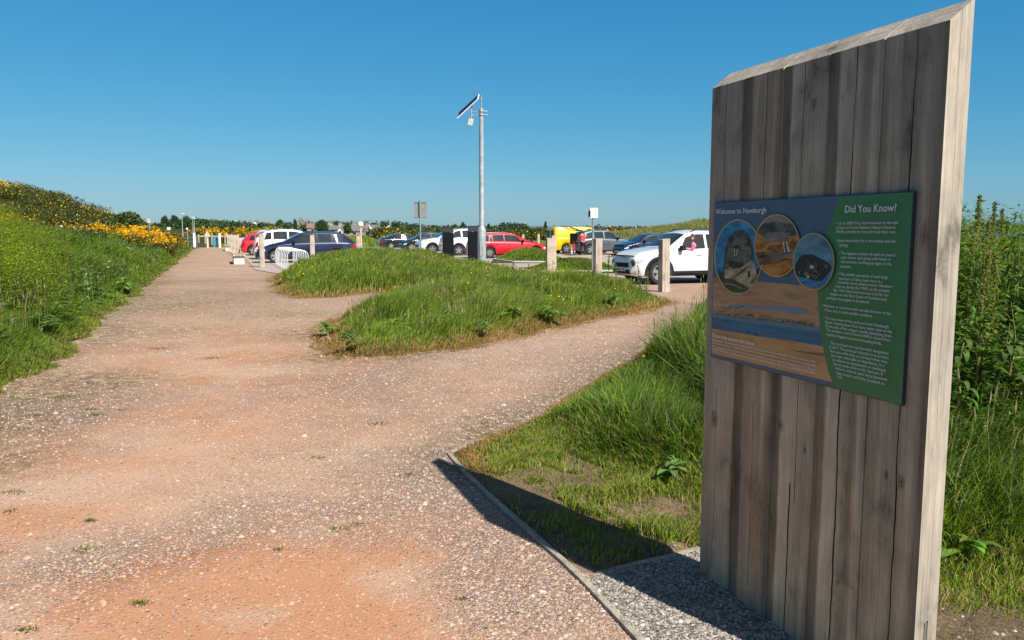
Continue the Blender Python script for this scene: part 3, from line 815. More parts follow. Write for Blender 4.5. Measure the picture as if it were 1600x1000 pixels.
# dead orange-brown thatch round the mounds and the tip of the verge
P = polar(160000, 5, 30, -24, 14)
d = np.maximum(ragged(P, ISL1, .35, 2), ragged(P, ISL2, .35, 2)); dv = sdf(P, VERGE)
tipd = np.hypot(P[:, 0] - G(735, 702)[0], P[:, 1] - G(735, 702)[1])
k = ((d > -.22) & (d < .18)) | ((dv > .0) & (dv < .16) & (P[:, 1] > 5.2)) | ((dv > .01) & (tipd < .42 * (.5 + vnoise(P[:, 0], P[:, 1], 4, 2))))
k &= rng.random(len(P)) < .25 + .75 * (vnoise(P[:, 0], P[:, 1], 2.5, 2, 5) > .42); P = P[k]
z = np.maximum(np.maximum(h_isl(P), np.where(sdf(P, VERGE) > 0, h_verge(P), -1)), 0.0)
r = np.hypot(P[:, 0], P[:, 1])
blades('dead_thatch', np.column_stack([P, z]), rng.uniform(.02, .06, len(P)), .003 + .0006 * r, pal(len(P), [(0.42, .22, .07), (0.36, .26, .10), (0.26, .15, .05), (0.17, .16, .03)], [3, 2.5, 1.5, 1.5]), lean=1.2, label='orange-brown dead grass along the rims of the mounds and the verge tip')
P = polar(7000, 7.5, 30, -38, -19); d = ragged(P, BANK, .7)
nz = vnoise(P[:, 0], P[:, 1], 0.9, 3, 43)
k = (d > .5) & (d < 7) & (rng.random(len(P)) < sstep(.45, .62, nz)); P = P[k]
stuff_stems('bank_herbs', 'clumps of broad-leaved green herbs in the lower left bank', 'weeds', np.column_stack([P, h_bank(P)]), rng.uniform(.3, .75, len(P)), 10, 0.20, 0.075, [(0.06, .13, .03), (0.10, .19, .035), (0.14, .22, .09)], [2, 3, 1.4])

# ------------------------------------------------------------------ the timber information board
BO = Vector((*G(1093, 897), 0))                  # far bottom corner of its front face
BE = Vector((0.3415, -0.9399, 0))                # along the board, towards the near end
BN = Vector((-0.9399, -0.3415, 0))               # out of its front face
BW, BT = 1.222, 0.092
def S(px, py):
    """point surveyed on the front face: metres along the board and height"""
    u = (px - 800) / 1250.0; v = (500 - py) / 1250.0
    d = Vector((u, _c + v * _s, -_s + v * _c))
    t = (BO.x * BN.x + BO.y * BN.y) / (d.x * BN.x + d.y * BN.y)
    q = Vector((d.x * t - BO.x, d.y * t - BO.y, 0))
    return (q.dot(BE), d.z * t + CAM_H)
board = empty('information_board', BO, math.atan2(BE.y, BE.x))
tag(board, 'tall slanted-top oak plank board with a seal information panel, right foreground', 'sign')
# local axes of the board: x along it, -y out of the front, z up
def wood_mat(name, seams=None, base=(0.30, 0.25, 0.20), ycrack=0.046):
    m, n, l, p = mat(name)
    v = coords(n, l)
    sx = n.new('ShaderNodeSeparateXYZ'); l.new(v, sx.inputs[0])
    lowf = noise(n, l, coords(n, l, scale=(1.2, 1.2, 0.9)), 2.0, 3, 0.6)
    fine = noise(n, l, coords(n, l, scale=(120, 120, 3.0)), 1.0, 6, 0.7, 0.5)
    med = noise(n, l, coords(n, l, scale=(16, 16, 0.8)), 1.0, 4, 0.6, 0.8)
    blot = noise(n, l, coords(n, l, scale=(6, 6, 3.0)), 1.0, 5, 0.65, 0.3)
    r = ramp(n, [(0.32, tuple(c * .48 for c in base)), (0.45, tuple(c * .85 for c in base)), (0.56, tuple(c * 1.08 for c in base)), (0.68, tuple(c * 1.38 for c in base))])
    a = mth(n, l, 'ADD', mth(n, l, 'MULTIPLY', fine.outputs[0], 0.55), mth(n, l, 'MULTIPLY', med.outputs[0], 0.45))
    l.new(a, r.inputs[0])
    br = ramp(n, [(0.30, g3(.36)), (0.43, g3(.84)), (0.55, g3(1.0)), (0.7, g3(1.22))]); l.new(blot.outputs[0], br.inputs[0])
    c = mixc(n, l, 1.0, r.outputs[0], br.outputs[0], 'MULTIPLY')
    height = a
    if seams:
        wob = mth(n, l, 'MULTIPLY', mth(n, l, 'SUBTRACT', lowf.outputs[0], .5), .035)
        xx = mth(n, l, 'ADD', sx.outputs[0], wob)
        tr = ramp(n, seams); l.new(mth(n, l, 'DIVIDE', xx, BW), tr.inputs[0])
        # plank tones, then warmer low down, darker and cooler towards the top
        c = mixc(n, l, 1.0, c, tr.outputs[0], 'MULTIPLY')
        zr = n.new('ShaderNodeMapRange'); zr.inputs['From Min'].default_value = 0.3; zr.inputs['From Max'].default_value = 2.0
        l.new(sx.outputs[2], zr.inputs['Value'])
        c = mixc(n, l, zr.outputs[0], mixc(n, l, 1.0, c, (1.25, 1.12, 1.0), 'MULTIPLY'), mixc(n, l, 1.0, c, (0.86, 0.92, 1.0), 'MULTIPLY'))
        # long splits
        cw = noise(n, l, coords(n, l, scale=(0.01, 0.01, 1.6)), 1.0, 4, 0.6)
        for k, (xc, zb, zt, wd, amp) in enumerate(CRACKS):
            pth = mth(n, l, 'ADD', xc, mth(n, l, 'MULTIPLY', mth(n, l, 'SUBTRACT', cw.outputs[0], .5), amp))
            dd = mth(n, l, 'ABSOLUTE', mth(n, l, 'SUBTRACT', sx.outputs[0], pth))
            on = mth(n, l, 'MULTIPLY', mth(n, l, 'GREATER_THAN', sx.outputs[2], zb), mth(n, l, 'LESS_THAN', sx.outputs[2], zt))
            wv_ = mth(n, l, 'MULTIPLY', mth(n, l, 'SUBTRACT', med.outputs[0], .22), wd * 4.6)
            ck = mth(n, l, 'MULTIPLY', on, mth(n, l, 'LESS_THAN', dd, wv_))
            c = mixc(n, l, ck, c, (0.008, 0.007, 0.006))
            height = mth(n, l, 'SUBTRACT', height, mth(n, l, 'MULTIPLY', ck, 1.5))
        for kx, kz, kr in KNOTS:
            ex = mth(n, l, 'MULTIPLY', mth(n, l, 'SUBTRACT', sx.outputs[0], kx), 1.0 / kr)
            ez = mth(n, l, 'MULTIPLY', mth(n, l, 'SUBTRACT', sx.outputs[2], kz), 0.62 / kr)
            rr = mth(n, l, 'SQRT', mth(n, l, 'ADD', mth(n, l, 'MULTIPLY', ex, ex), mth(n, l, 'MULTIPLY', ez, ez)))
            rr = mth(n, l, 'ADD', rr, mth(n, l, 'MULTIPLY', mth(n, l, 'SUBTRACT', fine.outputs[0], .5), .9))
            kn = ramp(n, [(0.0, g3(.12)), (0.22, g3(.35)), (.30, g3(.75)), (0.6, g3(.55)), (1.0, g3(1.0))]); l.new(rr, kn.inputs[0])
            c = mixc(n, l, 1.0, c, kn.outputs[0], 'MULTIPLY')
    else:
        cw2 = noise(n, l, coords(n, l, scale=(0.01, 0.01, 1.3)), 1.0, 5, 0.7)
        pth = mth(n, l, 'ADD', ycrack, mth(n, l, 'MULTIPLY', mth(n, l, 'SUBTRACT', cw2.outputs[0], .5), .05))
        ck = mth(n, l, 'MULTIPLY', mth(n, l, 'LESS_THAN', mth(n, l, 'ABSOLUTE', mth(n, l, 'SUBTRACT', sx.outputs[1], pth)), mth(n, l, 'MULTIPLY', mth(n, l, 'SUBTRACT', med.outputs[0], .38), .006)), 0.85)
        c = mixc(n, l, ck, c, (0.05, 0.04, 0.03))
    l.new(c, p.inputs['Base Color'])
    p.inputs['Roughness'].default_value = 0.82; p.inputs['Specular IOR Level'].default_value = 0.25
    b = n.new('ShaderNodeBump'); b.inputs['Strength'].default_value = 0.9; b.inputs['Distance'].default_value = 0.003
    l.new(height, b.inputs['Height']); l.new(b.outputs[0], p.inputs['Normal'])
    return m
_sb = [S(x, 760)[0] for x in (1143, 1202, 1269, 1349)]
CRACKS = [(S(1131, 300)[0], 1.2, 2.3, .0014, .012), (S(1197, 200)[0], 1.3, 2.3, .0012, .014), (S(1252, 250)[0], 1.4, 2.3, .0010, .018), (S(1228, 900)[0], -.1, .62, .0026, .05), (S(1246, 640)[0], .55, 1.1, .0010, .02),
          (S(1332, 250)[0], 1.5, 2.3, .0022, .03), (S(1308, 750)[0], -.1, 1.12, .0022, .05), (S(1402, 740)[0], -.1, 1.08, .0022, .05), (S(1428, 150)[0], 1.5, 2.3, .0024, .03), (S(1118, 700)[0], .2, .9, .0007, .02), (S(1176, 700)[0], .1, .9, .0007, .03)]
KNOTS = [(S(1220, 665)[0], S(1220, 665)[1], .02), (S(1385, 742)[0], S(1385, 742)[1], .012), (S(1408, 753)[0], S(1408, 753)[1], .018), (S(1271, 163)[0], S(1271, 163)[1], .016), (S(1257, 703)[0], S(1257, 703)[1], .010), (S(1126, 200)[0], S(1126, 200)[1], .007), (S(1310, 909)[0], S(1310, 909)[1], .007), (S(1116, 655)[0], S(1116, 655)[1], .03)]
ss = [v / BW for v in _sb]
tone = [(0.0, g3(.86)), (ss[0] - .05, g3(.98)), (ss[0] - .012, g3(.8)), (ss[0] + .004, g3(.30)), (ss[0] + .046, g3(.42)), (ss[0] + .056, (.84, .80, .75)), (ss[1] - .04, (.95, .89, .82)), (ss[1] + .002, g3(.36)), (ss[1] + .036, g3(.44)), (ss[1] + .045, g3(1.15)), (ss[1] + .11, g3(1.05)), (ss[2] - .02, g3(.85)),
        (ss[2] + .004, g3(.40)), (ss[2] + .038, g3(.5)), (ss[2] + .046, g3(1.18)), (ss[2] + .12, g3(1.0)), (ss[3] - .05, g3(.62)), (ss[3] - .03, g3(1.1)), (ss[3] + .004, g3(.72)), (ss[3] + .06, g3(.95)), (ss[3] + .12, g3(.72)), (.95, g3(.92)), (.985, g3(.55)), (1.0, g3(.45))]
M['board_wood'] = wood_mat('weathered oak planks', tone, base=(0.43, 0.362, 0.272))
M['end_wood'] = wood_mat('weathered oak', None, base=(0.44, 0.375, 0.30))
mb = MB()
edges = [0.0] + _sb + [BW]
for i in range(5):
    a, b = edges[i], edges[i + 1]
    g_ = 0.003
    fy = [0.0, -0.002, 0.0015, -0.001, 0.0005][i]
    x0, x1 = a + (g_ if i else 0), b - (g_ if i < 4 else 0)
    dz = 0.0
    z0, zf, zb = -0.12, 2.222 + dz, 2.292 + dz
    vs = [(x0, fy, z0), (x1, fy, z0), (x1, BT, z0), (x0, BT, z0), (x0, fy, zf), (x1, fy, zf), (x1, BT, zb), (x0, BT, zb)]
    mb.add(vs, [(0, 1, 5, 4)], 0)
    mb.add(vs, [(0, 3, 2, 1), (4, 5, 6, 7), (1, 2, 6, 5), (2, 3, 7, 6), (3, 0, 4, 7)], 1)
for q_ in _sb: mb.box(q_ - .008, q_ + .008, .012, BT - .02, -.1, 2.21, 2)  # dark strips added inside the seams to stop light from behind, standing for shade
mb.build('planks', [M['board_wood'], M['end_wood'], plain('seam shade strip', (0.012, 0.010, 0.008), .95)], board)
M['steel'] = plain('galvanised steel', (0.50, 0.52, 0.53), 0.42, 0.85, 0.15, 9, bump=0.05)
M['black_steel'] = plain('dark slot', (0.02, 0.02, 0.02), 0.6)
mb = MB(); mb.box(BW + .0005, BW + .003, .040, .0475, 0.0, .34); mb.build('foot_plate', M['steel'], board)
mb = MB(); mb.box(BW + .0005, BW + .0022, .0475, .052, 0.0, .345); mb.build('slot', M['black_steel'], board)

# --- the printed panel
pe = dict(tl=S(1120, 320), tr=S(1432, 298), br=S(1415, 629), bl=S(1115, 558))
X0, X1, Z0, Z1 = 0.060, 1.134, 1.0435, 1.7215
YP = -0.012
M['panel_edge'] = plain('dark panel edge', (0.03, 0.035, 0.04), 0.4)
mb = MB(); mb.box(X0 - .003, X1 + .003, YP, -.0028, Z0 - .003, Z1 + .003)
panel = mb.build('sign_panel', M['panel_edge'], board, bevel=.0015)

def printed(name, cols, scale=(1, 1, 1), ns=3.0, rough=.38, stops=None, dist=.3):
    m, n, l, p = mat(name)
    t = noise(n, l, coords(n, l, scale=scale), ns, 5, .65, dist)
    k = len(cols)
    r = ramp(n, [(0.32 + .36 * i / max(1, k - 1), c) for i, c in enumerate(cols)])
    l.new(t.outputs[0], r.inputs[0]); l.new(r.outputs[0], p.inputs['Base Color'])
    p.inputs['Roughness'].default_value = rough
    return m
PM = {
 'blue': printed('print dusk blue', [(0.060, 0.112, 0.19), (0.066, 0.122, 0.205)]),
 'green': printed('print green', [(0.046, 0.185, 0.066), (0.050, 0.195, 0.070)]),
 'sand': printed('print sand', [(0.25, 0.145, 0.085), (0.40, 0.235, 0.125), (0.48, 0.30, 0.17)], (2.0, 1, 14), 2.2, dist=.8),
 'sand2': printed('print near sand', [(0.33, 0.17, 0.075), (0.50, 0.27, 0.11), (0.54, 0.32, 0.15)], (1.2, 1, 9), 2.2),
 'river': printed('print river', [(0.012, 0.085, 0.16), (0.022, 0.135, 0.235), (0.04, 0.17, 0.27)], (1.5, 1, 22), 3),
 'shallow': printed('print shallow', [(0.07, 0.16, 0.23), (0.12, 0.22, 0.29)], (1.5, 1, 22), 3),
 'pool': printed('print pool', [(0.11, 0.20, 0.30), (0.17, 0.27, 0.36)], (2, 1, 14), 3),
 'dots': printed('print dark seals', [(0.012, 0.014, 0.015), (0.04, 0.04, 0.04)], (1, 1, 1), 60),
 'gold': printed('print gold rim', [(0.42, 0.30, 0.11), (0.50, 0.37, 0.16)]),
 'sea': printed('print sea', [(0.005, 0.07, 0.19), (0.015, 0.19, 0.40), (0.06, 0.33, 0.52)], (7, 1, 26), 1.2, dist=1),
 'sea3': printed('print pale sea', [(0.03, 0.10, 0.17), (0.08, 0.20, 0.29), (0.14, 0.28, 0.38)], (6, 1, 20), 1.2),
 'fur': printed('print seal fur', [(0.010, 0.012, 0.014), (0.045, 0.045, 0.042), (0.15, 0.14, 0.11)], (14, 1, 14), 1.4, dist=1),
 'furm': printed('print seal face', [(0.03, 0.03, 0.028), (0.11, 0.105, 0.09), (0.22, 0.20, 0.15)], (14, 1, 30), 1.6, dist=1),
 'belly': printed('print seal belly', [(0.10, 0.09, 0.05), (0.34, 0.29, 0.18), (0.50, 0.44, 0.30)], (12, 1, 18), 1.4, dist=1),
 'black': printed('print black', [(0.004, 0.004, 0.005), (0.025, 0.025, 0.028)], (20, 1, 20), 2),
 'rock': printed('print rock', [(0.012, 0.016, 0.006), (0.07, 0.075, 0.025)], (8, 1, 40), 1.5),
 'orange': printed('print orange weed', [(0.10, 0.03, 0.005), (0.42, 0.17, 0.02), (0.52, 0.25, 0.04)], (12, 1, 22), 1.6, dist=1),
 'brown': printed('print brown seal', [(0.015, 0.008, 0.005), (0.14, 0.06, 0.02), (0.30, 0.13, 0.05)], (16, 1, 20), 1.6, dist=1),
 'grey': printed('print grey', [(0.08, 0.08, 0.08), (0.20, 0.19, 0.17)], (10, 1, 24), 1.5, dist=1),
 'haze': printed('print pale haze', [(0.20, 0.17, 0.13), (0.26, 0.22, 0.18)]),
 'light': printed('print light', [(0.35, 0.33, 0.26), (0.6, 0.56, 0.44)], (30, 1, 30), 2),
 'white': printed('print white', [(0.62, 0.66, 0.66), (0.68, 0.72, 0.72)]),
 'shade': printed('print dark sand', [(0.16, 0.09, 0.045), (0.24, 0.14, 0.07)], (2, 1, 20), 3),
}
class Art:
    """flat printed shapes stacked 0.15 mm apart on the panel face"""
    def __init__(s, y0): s.mb = MB(); s.y = y0; s.mats = []
    def poly(s, pts, mname, step=True):
        if mname not in s.mats: s.mats.append(mname)
        s.mb.add([(p[0], s.y, p[1]) for p in pts], [tuple(range(len(pts)))], s.mats.index(mname))
        if step: s.y -= 0.00018
    def build(s, name, parent):
        me = bpy.data.meshes.new(name)
        me.from_pydata(s.mb.v, [], s.mb.f)
        me.polygons.foreach_set('material_index', s.mb.m)
        return link_mesh(name, me, [PM[k] for k in s.mats], parent)
Zm = lambda x, y: S(1100 + x / 2.7778, 280 + y / 2.7778)
Zs = lambda x, y: S(1100 + x / 5.88, 450 + y / 5.88)
Zt = lambda x, y: S(1110 + x / 7.62, 500 + y / 7.62)
def cl(pts, lo=0.0008):
    return [(min(max(p[0], X0 + lo), X1 - lo), min(max(p[1], Z0 + lo), Z1 - lo)) for p in pts]
art = Art(YP - 0.0003)
art.poly([(X0, Z0), (X1, Z0), (X1, Z1), (X0, Z1)], 'blue')
sb = [Zm(45, 755), Zm(575, 882)]
top = Zm(50, 425)[1]
art.poly(cl([sb[0], (X0 + .9, sb[1][1] + .002), (X0 + .9, top), (X0, top)]), 'sand')
art.poly(cl([Zm(45, 755), sb[1], Zm(540, 725), Zm(300, 675), Zm(44, 638)]), 'sand2')
art.poly(cl([Zs(95, 235), Zs(300, 262), Zs(600, 302), Zs(1100, 372), Zs(1120, 535), Zs(800, 480), Zs(500, 438), Zs(95, 372)]), 'river')
art.poly(cl([Zs(95, 225), Zs(300, 255), Zs(600, 295), Zs(1100, 358), Zs(1100, 402), Zs(700, 350), Zs(300, 295), Zs(95, 262)]), 'shallow')
art.poly(cl([Zs(240, 165), Zs(330, 145), Zs(470, 170), Zs(640, 165), Zs(800, 172), Zs(990, 195), Zs(960, 228), Zs(870, 242), Zs(750, 208), Zs(600, 192), Zs(440, 195)]), 'pool')
art.poly(cl([Zs(760, 560), Zs(930, 580), Zs(1130, 600), Zs(1130, 628), Zs(980, 600), Zs(840, 575)]), 'shade')
rs = random.Random(4)
for i in range(420):
    t = rs.random() ** .9
    x = 110 + 930 * t; ym = 215 + 0.128 * (x - 110) + (8 if t < .3 else 0)
    y = ym + rs.gauss(0, 17 if t < .6 else 11)
    if rs.random() < .13: x = rs.uniform(190, 410); y = 195 - .15 * (x - 190) + rs.gauss(0, 12)
    a, b = rs.uniform(3, 8), rs.uniform(2.2, 4.5)
    art.poly([Zs(x - a, y), Zs(x, y + b), Zs(x + a, y), Zs(x, y - b)], 'dots' if rs.random() < .8 else 'grey', step=False)
art.y -= .0002
for x, y in ((435, 405), (492, 420), (512, 424)):
    art.poly([Zs(x - 4, y - 12), Zs(x + 4, y - 12), Zs(x + 6, y + 14), Zs(x - 6, y + 14)], 'dots', step=False)
art.y -= .0002
art.poly(cl([Zm(600, 60), Zm(578, 140), Zm(556, 205), Zm(536, 280), Zm(520, 360), Zm(510, 430), Zm(507, 495), Zm(510, 570), Zm(518, 650), Zm(533, 750), Zm(552, 830), Zm(572, 885), Zm(590, 925), (X1, Z0), (X1, Z1)]), 'green')
art.build('printed_landscape', panel)
YA = art.y
def ell(c, rx, ry, f, k=40, sc=1.0):
    return [f(c[0] + rx * sc * math.cos(2 * math.pi * i / k), c[1] + ry * sc * math.sin(2 * math.pi * i / k)) for i in range(k)]
def clip_in(pts, cen, rx, ry, f):
    out = []
    for x, y in pts:
        q = math.hypot((x - cen[0]) / rx, (y - cen[1]) / ry)
        if q > .985: x, y = cen[0] + (x - cen[0]) * .985 / q, cen[1] + (y - cen[1]) * .985 / q
        out.append(f(x, y))
    return out
def picture(y0, cen, rx, ry, f, bgm, shapes):
    a = Art(y0)
    a.poly(ell(cen, rx * 1.035, ry * 1.027, f), 'gold')
    a.poly(ell(cen, rx * .985, ry * .985, f), bgm)
    for mname, pts in shapes:
        if mname[0] == '.':
            x, y, rx_, ry_ = pts
            pts = [(x + rx_ * math.cos(t * math.pi / 8), y + ry_ * math.sin(t * math.pi / 8)) for t in range(16)]
            mname = mname[1:]
        a.poly(clip_in(pts, cen, rx, ry, f), mname)
    a.build('seal_picture', panel)
    return a.y
f1 = lambda x, y: S(1120 + x / 7.14, 330 + y / 7.14)
y1 = picture(YA - .0003, (272, 510), 262, 410, f1, 'sea', [
    ('black', [(5, 650), (110, 690), (240, 930), (120, 900), (40, 800)]),
    ('black', [(478, 640), (540, 640), (520, 740), (480, 720)]),
    ('fur', [(95, 760), (102, 620), (118, 480), (138, 370), (175, 290), (235, 228), (300, 203), (360, 226), (405, 290), (428, 370), (440, 470), (452, 560), (480, 680), (500, 745), (440, 860), (330, 900), (200, 860)]),
    ('belly', [(118, 745), (125, 650), (170, 625), (250, 640), (330, 610), (420, 540), (455, 580), (480, 690), (497, 740), (440, 850), (380, 880), (300, 830), (200, 770)]),
    ('furm', [(160, 420), (200, 340), (260, 300), (340, 300), (400, 380), (425, 470), (400, 560), (320, 620), (230, 640), (165, 600), (150, 520)]),
    ('black', [(155, 560), (200, 545), (250, 560), (320, 570), (340, 590), (300, 630), (225, 640), (170, 610)]),
    ('.black', (195, 315, 32, 40)), ('.black', (378, 352, 27, 44)), ('.light', (366, 338, 6, 9)),
    ('.furm', (250, 455, 62, 72)), ('.black', (258, 398, 34, 22)),
    ('light', [(228, 420), (238, 418), (244, 500), (234, 505)]), ('light', [(262, 420), (272, 420), (262, 505), (254, 500)]), ('black', [(245, 415), (255, 415), (252, 490), (246, 490)]),
    ('.grey', (245, 543, 26, 14)),
    ('fur', [(340, 640), (400, 600), (390, 620), (350, 660), (250, 730), (230, 735)]), ('.fur', (396, 705, 14, 36)),
    ('rock', [(100, 770), (160, 752), (230, 765), (300, 810), (370, 850), (400, 880), (330, 912), (200, 900), (130, 850)]),
    ('belly', [(130, 800), (220, 812), (330, 862), (325, 868), (220, 822), (130, 810)])])
f2 = lambda x, y: S(1180 + x / 8.7, 325 + y / 8.7)
y2 = picture(y1 - .0002, (350, 512), 302, 418, f2, 'orange', [
    ('haze', [(120, 250), (200, 110), (350, 90), (500, 110), (620, 260)]),
    ('fur', [(70, 330), (110, 270), (180, 200), (330, 185), (440, 208), (560, 215), (620, 300), (640, 370), (520, 372), (400, 370), (310, 465), (230, 462), (150, 380)]),
    ('grey', [(150, 370), (240, 330), (400, 330), (560, 340), (480, 372), (400, 385), (320, 450), (230, 460)]),
    ('haze', [(230, 410), (300, 400), (380, 390), (315, 460), (240, 460)]),
    ('grey', [(320, 455), (420, 395), (540, 372), (640, 385), (520, 410), (400, 440)]),
    ('brown', [(200, 560), (260, 510), (420, 500), (440, 590), (330, 610)]),
    ('light', [(430, 470), (448, 465), (470, 600), (455, 610)]), ('light', [(470, 455), (490, 452), (535, 595), (500, 605)]),
    ('black', [(458, 470), (468, 468), (490, 590), (480, 600)]), ('brown', [(525, 460), (560, 450), (640, 520), (600, 570), (540, 560)]),
    ('fur', [(420, 610), (560, 598), (640, 590), (640, 606), (540, 618), (420, 620)]),
    ('grey', [(140, 600), (260, 618), (420, 625), (600, 615), (640, 640), (480, 655), (360, 720), (290, 680)]),
    ('brown', [(50, 600), (150, 610), (260, 655), (350, 730), (250, 770), (120, 780), (70, 720)]),
    ('.black', (150, 660, 46, 28)),
    ('fur', [(380, 715), (460, 685), (590, 712), (590, 722), (480, 705), (385, 728)])])
f3 = lambda x, y: S(1240 + x / 9.525, 355 + y / 9.525)
y3 = picture(y2 - .0002, (368, 510), 302, 415, f3, 'sea3', [
    ('sea', [(70, 720), (660, 700), (620, 780), (520, 860), (200, 860)]),
    ('sea3', [(150, 840), (300, 860), (560, 830), (430, 920), (300, 920)]),
    ('black', [(80, 695), (88, 620), (110, 530), (160, 450), (210, 415), (270, 405), (370, 410), (450, 450), (540, 495), (600, 535), (635, 590), (630, 640), (590, 690), (545, 740), (500, 795), (390, 795), (250, 755), (130, 730)]),
    ('fur', [(240, 600), (270, 530), (330, 480), (400, 500), (430, 580), (380, 660), (300, 650)]),
    ('.black', (345, 505, 30, 36)), ('.light', (345, 590, 32, 26)), ('.light', (290, 735, 22, 22)), ('.furm', (265, 690, 34, 34)),
    ('grey', [(310, 700), (330, 690), (420, 770), (405, 778)]), ('grey', [(350, 690), (362, 685), (440, 745), (430, 752)]), ('grey', [(420, 735), (440, 740), (490, 680), (482, 675)]), ('light', [(408, 640), (416, 640), (420, 680), (412, 676)]),
    ('grey', [(150, 700), (160, 650), (185, 640), (175, 700)]), ('.brown', (565, 585, 34, 30))])
# lettering
def lettering(name, lines, bold=0.0):
    """lines: (text, start, end, cap height in m) with start/end = surveyed points at mid height"""
    dg = bpy.context.evaluated_depsgraph_get()
    V, F = [], []
    for s, a, b, hgt in lines:
        cu = bpy.data.curves.new('t', 'FONT'); cu.body = s; cu.size = 1.0; cu.resolution_u = 2; cu.offset = bold; cu.fill_mode = 'FRONT'
        to = bpy.data.objects.new('t', cu); COL.objects.link(to)
        dg = bpy.context.evaluated_depsgraph_get()
        me = bpy.data.meshes.new_from_object(to.evaluated_get(dg))
        xs_ = [v.co.x for v in me.vertices]; x0, x1 = min(xs_), max(xs_)
        L = math.hypot(b[0] - a[0], b[1] - a[1]); kx = L / (x1 - x0); ky = hgt / 0.70
        base = len(V)
        for v in me.vertices:
            t = (v.co.x - x0) * kx
            V.append((a[0] + (b[0] - a[0]) * t / L, y3 - .0004, a[1] + (b[1] - a[1]) * t / L + (v.co.y - .33) * ky))
        for pgn in me.polygons: F.append(tuple(base + i for i in pgn.vertices))
        bpy.data.objects.remove(to); bpy.data.meshes.remove(me); bpy.data.curves.remove(cu)
    me = bpy.data.meshes.new(name); me.from_pydata(V, [], F)
    return link_mesh(name, me, PM['white'], panel)
def lv(a, b):
    m_ = (a[1] + b[1]) / 2
    return (a[0], m_), (b[0], m_)
lettering('heading', [("Did You Know?", *lv(Zm(637, 130), Zm(862, 124)), .0245)], .012)
lettering('welcome_heading', [("Welcome to Newburgh", *lv(Zm(72, 141), Zm(293, 134)), .0225)], .012)
lettering('small_heading', [("Please help protect this place", *lv(Zm(56, 678), Zm(239, 709)), .0155)], .012)
BODY = [("\u2022  Up to 3000 Grey Seals haul-out on the spit", 597, 192, 869, 187), ("of sand on Forvie National Nature Reserve", 598, 211, 857, 208), ("(NNR) primarily to rest and moult their coat.", 597, 229, 860, 227),
 ("\u2022Seals moult their fur in the winter and the", 601, 267, 858, 268), ("spring.", 612, 285, 650, 286),
 ("\u2022 The highest number of seals are found", 611, 322, 855, 327), ("over winter and spring with fewer in", 619, 341, 837, 345), ("the summer, building up again in the", 619, 359, 840, 365), ("autumn.", 617, 377, 664, 379),
 ("\u2022 The wildlife spectacle of such large", 607, 412, 826, 424), ("numbers of Grey Seals here is a", 610, 431, 800, 442), ("relatively recent phenomenon. Numbers", 604, 448, 845, 463), ("built up during the 1990's to the present", 596, 465, 834, 482), ("day. The Ythan seal haul-out is by far the", 585, 482, 828, 500), ("largest on the East Coast of Scotland and", 573, 498, 818, 519), ("perhaps the largest in Scotland!", 557, 515, 741, 531),
 ("\u2022Harbour or common seals can also be seen in the", 541, 549, 838, 579), ("Ythan, but in much smaller numbers.", 547, 567, 757, 591),
 ("\u2022 The best views of the seals are from Newburgh", 543, 602, 828, 637), ("Beach. Viewing them from here rather than on the", 551, 620, 843, 659), ("Forvie side of the estuary avoids disturbing them.", 551, 638, 845, 677), ("The southern end of Forvie NNR is closed from", 555, 656, 834, 693), ("April to August to protect breeding birds.", 557, 674, 797, 709),
 ("\u2022   The seal haul-out was formally designated", 558, 709, 826, 750), ("in 2017. The principal objective is to protect", 568, 728, 828, 770), ("the seals while they are on land when they", 571, 746, 822, 788), ("are most vulnerable to disturbance. It is", 576, 765, 808, 803), ("an offence to intentionally or recklessly", 582, 784, 816, 824), ("harass seals while at the haul-out. If", 588, 802, 802, 840), ("visitors witness seals being harassed", 594, 821, 819, 863), ("they should call Police Scotland on", 598, 840, 809, 883), ("101.", 606, 857, 627, 861)]
lettering('seal_facts', [(s, *lv(Zm(a, b), Zm(c, d)), .0102) for s, a, b, c, d in BODY], .004)
SMALL = [("Keep dogs close to you in the haul-out areas. Seals will flush if you get too close, give them space. If there is a seal pup on the", 75, 240, 1315, 478), ("beach, keep dogs away, and please keep a distance. For any signs of illness or injury, or if it is in a unsafe place,", 75, 277, 1335, 527), ("do not approach. Please report it in Scotland if you have concerns: British Divers Marine Life Rescue", 72, 316, 1335, 576), ("01825 765546, or alternatively contact the Scottish SPCA on 03000 999 999.", 70, 352, 1320, 615)]
lettering('small_print', [(s, *lv(Zt(a, b), Zt(c, d)), .0088) for s, a, b, c, d in SMALL], .003)
M['screw'] = plain('screw heads', (0.25, 0.25, 0.25), .35, .9)
for px, py in ((1418, 311), (1404, 617), (1250, 317), (1132, 562), (1124, 327)):
    q = S(px, py)
    mb = MB(); mb.lathe([(.004, y3 - .0006), (.004, y3 - .002), (.0025, y3 - .0028)], 'y', 12, (q[0], 0, q[1])); mb.build('screw', M['screw'], panel)

